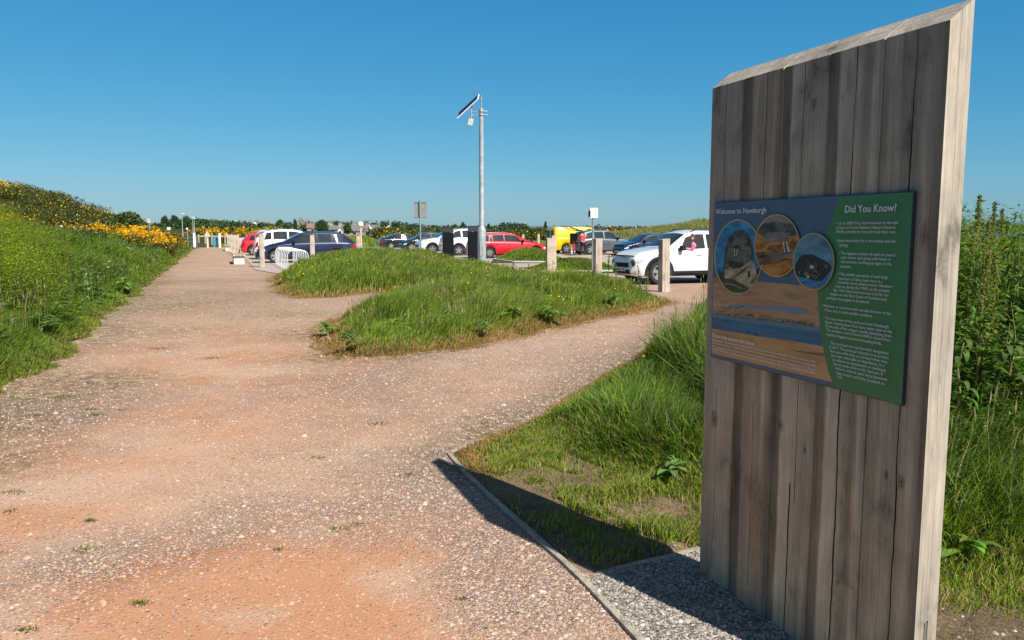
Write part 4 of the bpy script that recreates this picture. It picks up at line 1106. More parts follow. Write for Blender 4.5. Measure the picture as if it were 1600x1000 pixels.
# ------------------------------------------------------------------ timber edgings let into the ground
M['edging'] = wood_mat('grey edging timber', None, base=(0.40, 0.345, 0.27))
def edging(pts, label, wd=.032, z0=-.05, z1=.014):
    pts = [Vector((*p, 0)) for p in pts]
    L_, R_ = [], []
    for i, p in enumerate(pts):
        d = (pts[min(i + 1, len(pts) - 1)] - pts[max(i - 1, 0)]).normalized()
        nn = Vector((-d.y, d.x, 0)) * wd / 2
        L_.append(p + nn); R_.append(p - nn)
    vs, fs = [], []
    for a, b in zip(L_, R_): vs += [(a.x, a.y, z0), (b.x, b.y, z0), (b.x, b.y, z1), (a.x, a.y, z1)]
    for i in range(len(pts) - 1):
        o_ = i * 4
        for k in range(4): fs.append((o_ + k, o_ + (k + 1) % 4, o_ + 4 + (k + 1) % 4, o_ + 4 + k))
    fs += [(0, 1, 2, 3), tuple(len(vs) - 4 + k for k in (3, 2, 1, 0))]
    mb = MB(); mb.add(vs, fs)
    o = mb.build('timber_edging', M['edging'], bevel=.003)
    tag(o, label, 'edging board', 'timber edging boards')
edging(GP([(701, 709), (727, 740), (756, 768), (792, 800), (830, 834), (880, 878), (918, 915), (958, 957), (1000, 1002)]) .tolist() + [(0.62, 1.9), (0.75, -.5)], 'long curved grey edging board running between the path gravel and the board shadow')
edging(GP([(936, 898), (1000, 882), (1046, 872), (1094, 859)]), 'short straight edging board running to the foot of the timber board')
edging(GP([(704, 708), (736, 694), (770, 683), (800, 671), (836, 656)]), 'pale edging board in front of the rusty tip of the verge')
edging(GP([(540, 559), (520, 538), (505, 518)]), 'weathered edging board at the left tip of the front grass mound', wd=.05)

# ------------------------------------------------------------------ vehicles
M['tyre'] = plain('tyre rubber', (0.018, 0.018, 0.018), .8, var=.2)
M['rim'] = plain('alloy rim', (0.55, 0.56, 0.57), .3, .8)
M['cladding'] = plain('black plastic cladding', (0.016, 0.017, 0.018), .75, spec=.2)
M['chrome'] = plain('bright trim', (0.7, 0.7, 0.7), .15, 1.0)
M['lamp_clear'] = plain('clear lamp', (0.75, 0.78, 0.80), .08, .3, coat=1)
M['lamp_red'] = plain('red tail lamp', (0.35, 0.008, 0.012), .12, coat=1)
M['plate'] = plain('number plate white', (0.72, 0.72, 0.70), .4)
M['plate_y'] = plain('number plate yellow', (0.75, 0.55, 0.06), .4)
M['glyph'] = plain('plate characters', (0.03, 0.03, 0.03), .5)
def glass_mat(name, col=(0.015, 0.022, 0.022), rough=.04):
    m, n, l, p = mat(name)
    t = noise(n, l, coords(n, l), 1.8, 2)
    r = ramp(n, [(0.3, tuple(c * .7 for c in col)), (0.7, tuple(c * 1.8 for c in col))]); l.new(t.outputs[0], r.inputs[0])
    l.new(r.outputs[0], p.inputs['Base Color'])
    p.inputs['Roughness'].default_value = rough; p.inputs['Specular IOR Level'].default_value = 0.9
    p.inputs['Coat Weight'].default_value = 0.6; p.inputs['Coat Roughness'].default_value = 0.02
    return m
M['glass'] = glass_mat('car glass')
M['cabin'] = plain('dark cabin', (0.012, 0.012, 0.013), .8)
def paint(name, col, metal=0.0):
    return plain(name, col, .32, metal, .05, 3, coat=1.0)
P_WHITE = paint('white car paint', (0.78, 0.78, 0.76)); P_NAVY = paint('navy car paint', (0.012, 0.02, 0.055), .3)
P_RED = paint('red car paint', (0.62, 0.012, 0.03)); P_SILVER = paint('silver car paint', (0.50, 0.52, 0.53), .4)
P_BLACK = paint('black car paint', (0.012, 0.013, 0.016)); P_GREY = paint('grey car paint', (0.13, 0.14, 0.15), .5)
P_YELLOW = paint('yellow van paint', (0.82, 0.52, 0.005)); P_BLUE = paint('dark blue car paint', (0.015, 0.028, 0.07), .2)

# profile tables: fractions of the length from the tail (0) to the nose (1); heights in metres
BODY = {
 'estate': dict(belt=[(0, .70), (.02, .93), (.2, .97), (.6, .93), (.72, .90), (.93, .72), (.985, .60), (1, .45)],
                top=[(0, .74), (.015, .98), (.05, 1.12), (.13, 1.40), (.25, 1.48), (.45, 1.49), (.55, 1.43), (.735, 1.0), (.80, .95), (.93, .78), (.985, .64), (1, .48)],
                ends=[(.15, .52), (.52, .0)], side=[(.10, .235), (.255, .39), (.405, .645)], screen=(.575, .725), rear=(.045, .125), wheels=(.205, .815)),
 'hatch': dict(belt=[(0, .60), (.03, .92), (.25, .96), (.6, .92), (.74, .92), (.93, .74), (.985, .62), (1, .46)],
                top=[(0, .66), (.02, .98), (.06, 1.15), (.14, 1.40), (.3, 1.49), (.48, 1.49), (.58, 1.41), (.75, 1.0), (.82, .95), (.93, .80), (.985, .66), (1, .5)],
                side=[(.12, .21), (.235, .40), (.42, .67)], screen=(.59, .74), rear=(.05, .13), wheels=(.18, .81)),
 'suv': dict(belt=[(0, .72), (.02, 1.0), (.2, 1.08), (.6, 1.02), (.74, 1.03), (.93, .92), (.985, .78), (1, .58)],
                top=[(0, .78), (.012, 1.05), (.04, 1.25), (.10, 1.55), (.22, 1.66), (.48, 1.67), (.56, 1.58), (.715, 1.13), (.78, 1.10), (.93, .99), (.985, .84), (1, .62)],
                side=[(.10, .225), (.25, .40), (.42, .64)], screen=(.57, .705), rear=(.035, .095), wheels=(.185, .80)),
 'coupe': dict(belt=[(0, .62), (.03, .90), (.2, .93), (.6, .90), (.72, .87), (.93, .70), (.985, .58), (1, .45)],
                top=[(0, .68), (.03, .98), (.12, 1.06), (.30, 1.36), (.42, 1.42), (.5, 1.40), (.56, 1.33), (.73, .97), (.80, .92), (.93, .76), (.985, .62), (1, .48)],
                side=[(.21, .40), (.415, .62)], screen=(.57, .72), rear=(.13, .28), wheels=(.2, .81)),
 'van': dict(belt=[(0, .80), (.01, 1.1), (.3, 1.12), (.7, 1.08), (.80, 1.08), (.93, .95), (.985, .78), (1, .58)],
                top=[(0, 1.6), (.01, 1.80), (.03, 1.86), (.2, 1.88), (.55, 1.88), (.64, 1.80), (.80, 1.18), (.86, 1.12), (.94, 1.0), (.985, .84), (1, .62)],
                side=[(.545, .715)], screen=(.66, .79), rear=None, wheels=(.19, .82)),
}
def vehicle(name, kind, L, W, Hs, pm, label, cat, group=None, clad=False, rails=False, rim=True, doors=True, windowm=None, simple=False, open_window=False, plates=('plate_y', 'plate')):
    B = BODY[kind]
    root = empty(name)
    tag(root, label, cat, group)
    R = .325 * (1.06 if kind in ('suv', 'van') else 1.0)
    sill = .24 if kind in ('suv', 'van') else .19
    wx = [(f - .5) * L for f in B['wheels']]
    def it(tab, f): return float(np.interp(f, [q[0] for q in tab], [q[1] for q in tab])) * Hs
    def section(x):
        f = x / L + .5
        hw = W / 2 * float(np.interp(f, [0, .015, .06, .2, .8, .93, .975, 1], [.78, .88, .955, 1, 1, .93, .84, .70]))
        zb = sill + (.10 if f > .97 or f < .02 else 0)
        for w0 in wx:
            q = (R + .055) ** 2 - (x - w0) ** 2
            if q > 0: zb = max(zb, R - .01 + math.sqrt(q))
        zs = it(B['belt'], f); zt = max(it(B['top'], f), zs + .03)
        zb = min(zb, zs - .04)
        gh = zt - zs
        k = min(1, gh / .35)
        wt = hw * (.93 - .17 * k) if kind != 'van' else hw * (.95 - .05 * k)
        ws = hw * (.97 - .0 * k)
        return [(0, zb), (hw * .93, zb), (hw * .985, zb + min(.07, (zs - zb) * .3)), (hw, zb + (zs - zb) * .55), (hw * .992, zs - .05 * Hs), (ws, zs),
                (ws - .012, zs + .012), (wt + (ws - wt) * .03, zt - .07 * k - .006), (wt - .04, zt - .02 * k), (wt * .6, zt + .012 * k), (0, zt + .02 * k + .006)]
    fx = sorted(set([round(v, 4) for v in np.linspace(0, 1, 46)] + [.004, .012, .03, .97, .985, .995] + [round(a, 4) for w0 in wx for a in np.linspace((w0 - R - .06) / L + .5, (w0 + R + .06) / L + .5, 15)]))
    secs = [((f - .5) * L, section((f - .5) * L)) for f in fx]
    vs, fs = [], []
    k = len(secs[0][1]); K = 2 * k - 2
    for x, s in secs:
        ring = [(x, y, z) for y, z in s] + [(x, -y, z) for y, z in s[-2:0:-1]]
        vs += ring
    for i in range(len(secs) - 1):
        for j in range(K):
            fs.append((i * K + j, i * K + (j + 1) % K, (i + 1) * K + (j + 1) % K, (i + 1) * K + j))
    fs.append(tuple(range(K))); fs.append(tuple((len(secs) - 1) * K + j for j in range(K)))
    mb = MB(); mb.add(vs, fs); mb.build('body', pm, root, smooth=38)
    def surf(f, seg, t, side, off):
        x = (f - .5) * L
        s = section(x); a, b = s[seg], s[seg + 1]
        y, z = a[0] + (b[0] - a[0]) * t, a[1] + (b[1] - a[1]) * t
        ny, nz = (b[1] - a[1]), -(b[0] - a[0]); q = math.hypot(ny, nz) + 1e-9
        return (x, side * (y + off * ny / q), z + off * nz / q)
    def pane(nm, m, f0, f1, seg, t0, t1, side, off=.006, slant=(0, 0), nf=8, nt=2, parent=None):
        V, F_ = [], []
        for i in range(nf + 1):
            for j in range(nt + 1):
                tt = j / nt
                a_ = f0 + slant[0] * tt; b_ = f1 + slant[1] * tt
                V.append(surf(a_ + (b_ - a_) * i / nf, seg, t0 + (t1 - t0) * tt, side, off))
        for i in range(nf):
            for j in range(nt):
                a = i * (nt + 1) + j
                F_.append((a, a + 1, a + nt + 2, a + nt + 1))
        mb = MB(); mb.add(V, F_)
        return mb.build(nm, m, parent or root, smooth=60)
    gm = windowm or M['glass']
    for sd in (1, -1):
        n_ = len(B['side'])
        for i, (a, b) in enumerate(B['side']):
            f_end = i == n_ - 1
            sl_ = (0.0, -(.075 if kind != 'suv' else .07)) if f_end else ((.035, 0) if i == 0 and kind not in ('van', 'coupe') else ((.06, 0) if kind == 'coupe' else (0, 0)))
            mm = M['cabin'] if (open_window and f_end and sd == 1) else gm
            pane('side_window', mm, a, b, 6, .08, .93, sd, slant=sl_)
    # windscreen and rear window, on the sloping top between the pillars
    def screen(nm, f0, f1):
        V, F_ = [], []
        nf, ny = 6, 6
        for i in range(nf + 1):
            f = f0 + (f1 - f0) * i / nf
            s = section((f - .5) * L)
            for j in range(ny + 1):
                t = -1 + 2 * j / ny
                y = abs(t) * s[8][0] * .97
                z = np.interp(y, [0, s[9][0], s[8][0]], [s[10][1], s[9][1], s[8][1]])
                V.append(((f - .5) * L, math.copysign(y, t), float(z) + .008))
        for i in range(nf):
            for j in range(ny):
                a = i * (ny + 1) + j
                F_.append((a, a + 1, a + ny + 2, a + ny + 1))
        mb = MB(); mb.add(V, F_); mb.build(nm, gm, root, smooth=60)
    screen('windscreen', *B['screen'])
    if B['rear']: screen('rear_window', *B['rear'])
    else:
        mb = MB()
        for sd in (1, -1): mb.box(-L / 2 - .004, -L / 2 + .03, min(sd * .06, sd * W * .34), max(sd * .06, sd * W * .34), 1.13 * Hs, 1.62 * Hs)
        mb.build('rear_window', gm, root, bevel=.01)
    # lamps
    for sd in (1, -1):
        zz = (.35, .92) if kind != 'suv' else (.30, .80)
        pane('headlight', M['lamp_clear'], .915, .972, 3, zz[0], zz[1], sd, .008, nf=4)
        tl = pane('tail_lamp', M['lamp_red'], .006, .05 if kind != 'van' else .02, 3, .15, .98, sd, .008, nf=3)
    # nose and tail fittings
    nz = it(B['belt'], .985)
    mb = MB(); mb.box(L / 2 - .035, L / 2 + .008, -W * .26, W * .26, nz * .66, nz * .84); mb.build('grille', M['cladding'], root, bevel=.012)
    mb = MB(); mb.box(L / 2 - .05, L / 2 + .010, -W * .30, W * .30, sill + .06, sill + .19); mb.build('lower_grille', M['cladding'], root, bevel=.02)
    pl = MB(); pl.box(L / 2 + .008, L / 2 + .022, -.26, .26, nz * .5, nz * .5 + .11); po = pl.build('number_plate', M[plates[1]], root, bevel=.003)
    gl = MB()
    for i in range(7):
        if i == 4: continue
        gl.box(L / 2 + .022, L / 2 + .024, -.22 + i * .064, -.22 + i * .064 + .04, nz * .5 + .022, nz * .5 + .088)
    gl.build('characters', M['glyph'], po)
    if kind == 'van':
        pl = MB(); pl.box(-L / 2 - .02, -L / 2 - .003, -.26, .26, .62, .73); pl.build('number_plate', M[plates[0]], root, bevel=.003)
    else:
        pl = MB(); pl.box(-L / 2 - .018, -L / 2 + .01, -.26, .26, .56 * Hs, .56 * Hs + .11); pl.build('number_plate', M[plates[0]], root, bevel=.003)
    # underside filling the arches
    mb = MB(); mb.box(-L * .47, L * .47, -W * .36, W * .36, sill - .02, .78 * Hs); mb.build('underbody', M['cladding'], root)
    for w0 in wx:
        for sd in (1, -1):
            we = empty('wheel', (w0, sd * (W / 2 - .115), R), parent=root)

            tb = MB(); tb.lathe([(R * .60, -.09), (R * .93, -.10), (R, -.07), (R, .07), (R * .93, .10), (R * .68, .10), (R * .66, .06)], 'y', 28)
            tb.build('tyre', M['tyre'], we, smooth=40)
            rb = MB()
            yo = .085 * sd

            for i in range(28):
                t0, t1 = 2 * math.pi * i / 28, 2 * math.pi * (i + 1) / 28
                q = [(R * .58 * math.cos(t0), yo, R * .58 * math.sin(t0)), (R * .68 * math.cos(t0), yo, R * .68 * math.sin(t0)), (R * .68 * math.cos(t1), yo, R * .68 * math.sin(t1)), (R * .58 * math.cos(t1), yo, R * .58 * math.sin(t1))]
                rb.add(q, [(0, 1, 2, 3)])
            ns_ = 5 if not simple else 10
            for i in range(ns_):
                t = 2 * math.pi * i / ns_ + .3
                c_, s_ = math.cos(t), math.sin(t)
                w1, w2 = (.22, .13) if ns_ == 5 else (.1, .09)
                def pt(r_, s2): return (r_ * c_ - s2 * s_, yo + .006 * sd, r_ * s_ + s2 * c_)
                rb.add([pt(R * .1, -R * w2), pt(R * .62, -R * w1 * .8), pt(R * .62, R * w1 * .8), pt(R * .1, R * w2)], [(0, 1, 2, 3)])
            rb.lathe([(R * .16, yo - .02 * sd), (R * .16, yo + .012 * sd)], 'y', 14)
            rb.build('rim', M['rim'], we)
            db = MB(); db.lathe([(R * .62, yo - .05 * sd), (R * .62, yo - .03 * sd)], 'y', 20); db.build('brake_well', M['cabin'], we)
            if clad:
                V, F_ = [], []
                n_ = 18
                for i in range(n_ + 1):
                    t = -.22 + (math.pi + .44) * i / n_
                    for r_, yy in ((R + .045, .0), (R + .045, .012), (R + .13, .010), (R + .13, -.02)):
                        xq = w0 + r_ * math.cos(t); zq = max(R + r_ * math.sin(t), sill - .02)
                        hw = section(xq)[3][0] if abs(xq) < L / 2 else W / 2 * .8
                        V.append((xq, sd * (hw + yy), zq))
                for i in range(n_):
                    for j in range(3):
                        a = i * 4 + j; F_.append((a, a + 1, a + 5, a + 4))
                ab = MB(); ab.add(V, F_); ab.build('wheel_arch_trim', M['cladding'], root, smooth=40)
    for sd in (1, -1):
        # sill strip, door joints, handles, mirror
        a, b = (wx[0] + R + .08) / L + .5, (wx[1] - R - .08) / L + .5
        pane('sill', M['cladding'], a, b, 1, .1, 1.0, sd, .004, nf=6) if not clad else (pane('sill', M['cladding'], a, b, 2, 0.0, .22, sd, .012, nf=6), pane('sill', M['cladding'], a, b, 1, 0.0, 1.0, sd, .010, nf=6))
        js = [B['side'][-1][0] - .008, B['side'][-1][1] + .03] + ([B['side'][0][1] + .008 if len(B['side']) > 2 else .3] if kind != 'van' else [.30])
        for j in js:
            mb = MB()
            V = []
            for seg, t in ((2, .4), (3, .2), (3, .9), (4, .9)):
                V += [surf(j, seg, t, sd, .003), surf(j + .010 / L, seg, t, sd, .003)]
            mb.add(V, [(0, 1, 3, 2), (2, 3, 5, 4), (4, 5, 7, 6)]); mb.build('door_joint', M['glyph'], root)
        for j in ([B['side'][-1][0] + .03] + ([B['side'][-2][0] + .03] if len(B['side']) > 2 else [])):
            mb = MB(); p0 = surf(j, 3, .72, sd, .0)
            mb.box(p0[0], p0[0] + .2, p0[1] - .012, p0[1] + .028 if sd > 0 else p0[1] + .012, p0[2] - .015, p0[2] + .018) if sd > 0 else mb.box(p0[0], p0[0] + .2, p0[1] - .028, p0[1] + .012, p0[2] - .015, p0[2] + .018)
            mb.build('door_handle', pm, root, bevel=.008)
        p0 = surf(B['side'][-1][1] - .015, 6, .1, sd, 0)
        mb = MB(); ya, yb = sorted((p0[1] + sd * .02, p0[1] + sd * .2))
        mb.box(p0[0] - .05, p0[0] + .07, ya, yb, p0[2] - .02, p0[2] + .13); mb.build('door_mirror', M['cladding'], root, bevel=.03)
        if rails:
            f0, f1 = .14, .52
            pth = []
            for i in range(9):
                f = f0 + (f1 - f0) * i / 8
                s = section((f - .5) * L)
                pth.append(((f - .5) * L, sd * (s[8][0] - .03), s[8][1] + (.055 if 0 < i < 8 else 0)))
            mb = MB(); mb.tube(pth, .017, 6); mb.build('roof_rail', M['chrome'] if rails == 'c' else M['cladding'], root, smooth=40)
    return root
def park(o, px_mid, py_wheels, facing, dist=None, W=1.8, dyaw=0.0):
    """near-side wheels stand on the ground at the surveyed point; facing -1 = nose to the left"""
    g = Vector((*G(px_mid, py_wheels), 0)) + AN * (W / 2)
    o.location = (g.x, g.y, 0.024)
    o.rotation_euler = (0, 0, YAW + (0 if facing > 0 else math.pi) + dyaw)
    return o
GC = 'cars parked in the gravel car park'
park(vehicle('parked_car', 'suv', 4.5, 1.82, 1.0, P_SILVER, 'silver estate-like off-roader parked furthest left, seen past the red hatchback', 'car', GC, rails='c'), 411, 391.5, -1)
park(vehicle('parked_car', 'hatch', 4.0, 1.74, .98, P_RED, 'red hatchback with its tail towards the path, between silver and white cars', 'car', GC), 428, 399.5, 1)
park(vehicle('parked_car', 'hatch', 4.5, 1.84, 1.12, P_WHITE, 'white crossover with dark rear windows directly behind the navy estate car', 'car', GC), 463, 405.5, 1)
park(vehicle('parked_car', 'estate', 4.9, 1.82, 1.03, P_NAVY, 'navy blue estate car beside the row of bicycle stands', 'car', GC, rails=True), 481, 411, -1)
park(vehicle('parked_car', 'coupe', 4.5, 1.8, .97, P_BLACK, 'black sloping-back saloon parked at far side, left of the grey-backed sign', 'car', GC), 636, 390.5, 1)
park(vehicle('parked_car', 'hatch', 3.9, 1.72, .98, P_BLACK, 'small dark hatchback with clear headlights beside the grey-backed sign pole', 'car', GC), 668, 393.5, -1)
park(vehicle('parked_car', 'suv', 4.4, 1.9, .97, P_WHITE, 'white off-roader with dark headlights, partly hidden by the left bin', 'car', GC, clad=True), 705, 397.5, -1)
park(vehicle('parked_car', 'suv', 4.5, 1.86, 1.04, P_WHITE, 'white car with black roof bars seen in the gap between the two bins', 'car', GC, clad=True, rails=True), 748, 399.5, 1, dyaw=.05)
park(vehicle('parked_car', 'estate', 4.75, 1.82, .98, P_RED, 'bright red estate car with silver roof rails right of the tall mast', 'car', GC, rails='c', simple=True), 801, 404, 1)
van = park(vehicle('parked_van', 'van', 4.6, 1.85, 1.0, P_YELLOW, 'bright yellow panel van with dark rear windows behind the timber bollards', 'van'), 914, 396.5, 1)
gsuv = park(vehicle('parked_car', 'suv', 4.5, 1.84, .98, P_GREY, 'grey metallic crossover with its black tailgate raised beside the yellow van', 'car', GC), 953, 398.5, 1)
mb = MB()   # the raised tailgate, hinged at the roof
mb.add([(-1.98, -.70, 1.56), (-1.98, .70, 1.56), (-2.95, .66, 1.86), (-2.95, -.66, 1.86), (-1.98, -.70, 1.61), (-1.98, .70, 1.61), (-2.93, .66, 1.92), (-2.93, -.66, 1.92)], [(0, 1, 2, 3), (4, 7, 6, 5), (0, 4, 5, 1), (1, 5, 6, 2), (2, 6, 7, 3), (3, 7, 4, 0)])
mb.build('tailgate', P_BLACK, gsuv, bevel=.02)
mb = MB(); mb.box(-2.27, -2.16, -.62, .62, .70, 1.42); mb.build('open_boot', M['cabin'], gsuv, bevel=.02)
park(vehicle('parked_car', 'hatch', 4.1, 1.74, .95, P_BLUE, 'dark blue car with glinting bonnet between grey and white crossovers', 'car', GC), 1022, 402.5, -1)
wcar = park(vehicle('parked_car', 'suv', 4.15, 1.74, .955, P_WHITE, 'white crossover with black wheel arches right beside the timber board, nearest car', 'car', GC, clad=True, rails=True, open_window=True), 1088, 444, -1)
# air bumps of the nearest car: a black strip joining bonnet emblem and slim lamps, round lower lamps
mb = MB(); mb.box(2.02, 2.085, -.70, .70, .815, .855); mb.build('upper_lamp_strip', M['cladding'], wcar, bevel=.01)
for sd in (1, -1):
    mb = MB(); mb.lathe([(.12, -.02), (.115, .035), (.06, .05)], 'x', 18, (2.01, sd * .60, .62)); mb.build('fog_lamp', M['glass'], wcar, smooth=40)
for o in list(bpy.data.objects):
    pass

# ------------------------------------------------------------------ timber bollards
M['post_wood'] = wood_mat('pale weathered oak', None, base=(0.50, 0.41, 0.32))
def bollard_mesh(hgt, wd):
    mb = MB()
    a = wd / 2
    mb.add([(-a, -a, -.1), (a, -a, -.1), (a, a, -.1), (-a, a, -.1), (-a, -a, hgt - .02), (a, -a, hgt), (a, a, hgt), (-a, a, hgt - .02)],
           [(0, 3, 2, 1), (4, 5, 6, 7), (0, 1, 5, 4), (1, 2, 6, 5), (2, 3, 7, 6), (3, 0, 4, 7)])
    return mb
def bollard(px, py, top, wpx, label, group='timber bollards along the car park'):
    g = G(px, py)
    d = g[1]
    hgt = (py - top) / 1250 * d; wd = wpx / 1250 * d / 1.28
    o = bollard_mesh(hgt, wd).build('timber_bollard', M['post_wood'], bevel=.008)
    o.location = (g[0], g[1], 0); o.rotation_euler = (random.uniform(-.012, .012), random.uniform(-.012, .012), YAW + random.uniform(-.06, .06))
    tag(o, label, 'bollard', group)
    return o
for b_ in [(1037, 456, 373, 17, 'square timber bollard in front of the nearest white crossover'), (933.5, 435, 372.5, 14, 'timber bollard standing right of the pole with the white notice'),
           (857.5, 433, 372, 10.5, 'timber bollard left of the yellow van, nearer of the overlapping pair'), (865, 429, 368, 9, 'timber bollard left of the yellow van, further of the overlapping pair'),
           (817, 387, 366.5, 4.4, 'thin pale bollard beyond the bonnet of the red estate car, left one'), (841, 387, 366, 4.4, 'thin pale bollard beyond the bonnet of the red estate car, right one'),
           (410, 418, 366, 9, 'timber bollard in front of the navy car nose, by the bench end'), (488.5, 412, 367, 8.6, 'timber bollard against the door of the navy estate car'),
           (371.5, 399, 367, 8, 'timber bollard nearest in the receding row behind the bench'), (366, 396, 367, 7.5, 'second bollard in the receding row behind the bench'),
           (361.5, 393.5, 367, 7, 'third bollard in the receding row behind the bench'), (358, 391, 367, 6, 'furthest bollard in the receding row behind the bench'),
           (560, 402, 369, 7, 'timber bollard just behind the tail of the navy estate car')]:
    bollard(*b_)
M['white_post'] = plain('white painted posts', (0.78, 0.76, 0.72), .6, var=.08)
M['pink_post'] = plain('bare timber post', (0.62, 0.50, 0.42), .7)
M['blue_post'] = plain('blue post', (0.02, 0.25, 0.48), .5)
def far_post(px, py, top, wpx, m, name, label, cat, cap=None):
    g = G(px, py); hgt = (py - top) / 1250 * g[1]; wd = wpx / 1250 * g[1] / 1.25
    root = empty(name, (g[0], g[1], 0), YAW); tag(root, label, cat)
    bollard_mesh(hgt, wd).build('post', m, root, bevel=.01)
    if cap == 'arrow':
        mb = MB(); mb.prism([(-.20, -.42), (.20, -.42), (.27, -.2), (0, .16), (-.27, -.2)], 'y', -.05, -.01)
        o = mb.build('waymark', m, root, bevel=.01); o.location = (0, -wd / 2, hgt); o.rotation_euler = (0, 0, -YAW)
    if cap == 'disc':
        mb = MB(); mb.lathe([(.02, .0), (.17, .03), (.2, .16), (.13, .27), (.02, .31)], 'z', 16); o = mb.build('rounded_cap', M['white_post'], root, smooth=60); o.location = (0, 0, hgt)
    return root
far_post(304.3, 387.5, 364, 4.4, M['white_post'], 'white_post', 'white painted post at the far left corner of the path', 'post')
far_post(324.8, 387, 364, 3.4, M['pink_post'], 'waymark_post', 'pinkish waymarker post with a pointed head at the far path end', 'signpost', 'arrow')
far_post(344, 387, 364.5, 3.6, M['white_post'], 'white_post', 'white painted post right of the blue post at path end', 'post')
far_post(335.5, 385.5, 369, 5, M['blue_post'], 'blue_post', 'short bright blue post at the far end of the path', 'post', None)
far_post(564.5, 399, 354, 3.4, M['post_wood'], 'round_topped_post', 'slim post with a white rounded cap behind the navy car tail', 'post', 'disc')

# ------------------------------------------------------------------ benches, bicycle stands
M['bench_wood'] = wood_mat('bench timber', None, base=(0.48, 0.38, 0.25))
M['concrete'] = plain('pale concrete', (0.50, 0.51, 0.50), .85, var=.2, scale=14, bump=.3)
def bench(px, py, ln, hgt, wd, label):
    g = G(px, py)
    root = empty('bench', (g[0], g[1], 0), math.atan2(AN.y, AN.x)); tag(root, label, 'bench', 'low timber benches along the path')
    for k in range(4):
        y0 = -wd / 2 + k * wd / 4 + .005
        mb = MB(); mb.box(-.1, ln + .1, y0, y0 + wd / 4 - .01, hgt - .08, hgt); mb.build('seat_slat', M['bench_wood'], root, bevel=.008)
    for x0 in (.0, ln - .3):
        mb = MB(); mb.box(x0, x0 + .32, -wd / 2 + .07, wd / 2 - .03, -.05, hgt - .085); mb.build('block_support', M['concrete'], root, bevel=.015)
    return root
bench(374.5, 413, 3.2, .47, .60, 'timber-topped bench on concrete blocks beside the path, nearer one')
bench(357.5, 392.5, 3.0, .47, .60, 'timber-topped bench on concrete blocks beside the path, further one')
g0 = Vector((*G(466, 424), 0)); g1 = Vector((*G(445, 413.5), 0))
M['rack'] = plain('white coated steel tube', (0.72, 0.73, 0.74), .35, .2)
mb = MB(); w_, h_ = .40, .82
pth = [(-w_, 0, -.1), (-w_, 0, h_ - .2)] + [(-w_ + .2 - .2 * math.cos(t), 0, h_ - .2 + .2 * math.sin(t)) for t in np.linspace(.2, math.pi / 2, 6)] + [(w_ - .2 + .2 * math.sin(t), 0, h_ - .2 + .2 * math.cos(t)) for t in np.linspace(0, math.pi / 2 - .2, 6)] + [(w_, 0, h_ - .2), (w_, 0, -.1)]
mb.tube(pth, .02, 10)
hoop = mb.build('bicycle_stand', M['rack'], smooth=50)
for i in range(9):
    o = hoop if i == 0 else hoop.copy()
    if i: COL.objects.link(o)
    q = g0.lerp(g1, i / 8.0); o.location = q; o.rotation_euler = (0, 0, YAW + .02)
    tag(o, ['nearest', 'second', 'third', 'fourth', 'fifth', 'sixth', 'seventh', 'eighth', 'furthest'][i] + ' steel hoop of the bicycle stand row beside the navy car', 'bicycle stand', 'steel bicycle hoops')

# ------------------------------------------------------------------ mast with solar panel, bins, signs
g = G(753, 414.5)
sc_ = g[1] / 1250.0
mast = empty('camera_mast', (g[0], g[1], 0)); tag(mast, 'tall galvanised steel mast carrying a small solar panel and camera', 'mast')
hz = lambda y: 1.6 + (361 - y) * sc_
M['mast'] = plain('dull galvanised steel', (0.36, 0.385, 0.39), .5, .3, .25, 3.5, bump=.1)
mb = MB(); r1, r2, r3 = 6.6 * sc_ , 3.9 * sc_, 1.3 * sc_
mb.lathe([(r1, -.1), (r1, hz(360)), (r1 * .95, hz(358)), (r2 * 1.1, hz(354)), (r2, hz(353)), (r2 * .9, hz(176)), (r2 * .6, hz(175))], 'z', 28)
mb.build('column', M['mast'], mast, smooth=35)
mb = MB(); mb.box(-r1 * .45, r1 * .45, -r1 - .012, -r1 + .05, .45, 1.1); mb.build('access_door', M['mast'], mast, bevel=.01)
mb = MB(); mb.lathe([(r3, hz(176)), (r3, hz(156)), (r3 * 1.9, hz(155.8)), (r3 * 1.9, hz(154.8))], 'z', 12); mb.build('top_tube', M['steel'], mast, smooth=35)
for y_ in (179.5, 185):
    mb = MB(); mb.lathe([(r2 * 1.12, hz(y_) - .03), (r2 * 1.12, hz(y_) + .03)], 'z', 20)
    mb.tube([(-.02, -r2 * 1.2, hz(y_)), (.31, -r2 * .6, hz(y_))], .012, 6); mb.tube([(-.45, 0, hz(y_)), (.31, 0, hz(y_))], .02, 6)
    mb.build('clamp', M['steel'], mast)
mb = MB(); mb.tube([(-.46, 0, hz(192)), (-.46, 0, hz(176)), (-.42, 0, hz(169))], .035, 8); mb.build('bracket', M['steel'], mast)
mb = MB()
pc = Vector((-.60, 0, hz(171.5)))
hl, hw2 = .64, .27
ang = math.radians(42)
M['solar'] = plain('solar cells', (0.012, 0.02, 0.05), .5, spec=.3)
ux = Vector((math.cos(ang), 0, math.sin(ang))); uy = Vector((.10, 1, .65)).normalized(); un = ux.cross(uy).normalized()
def slab(c, a, b, n_, ha, hb, t):
    return [c + a * sx * ha + b * sy * hb + n_ * sz * t for sz in (-1, 1) for sx, sy in ((-1, -1), (1, -1), (1, 1), (-1, 1))]
mb.add(slab(pc, ux, uy, un, hl, hw2, .02), [(0, 3, 2, 1), (4, 5, 6, 7), (0, 1, 5, 4), (1, 2, 6, 5), (2, 3, 7, 6), (3, 0, 4, 7)])
sp = mb.build('solar_panel', M['white_post'], mast)
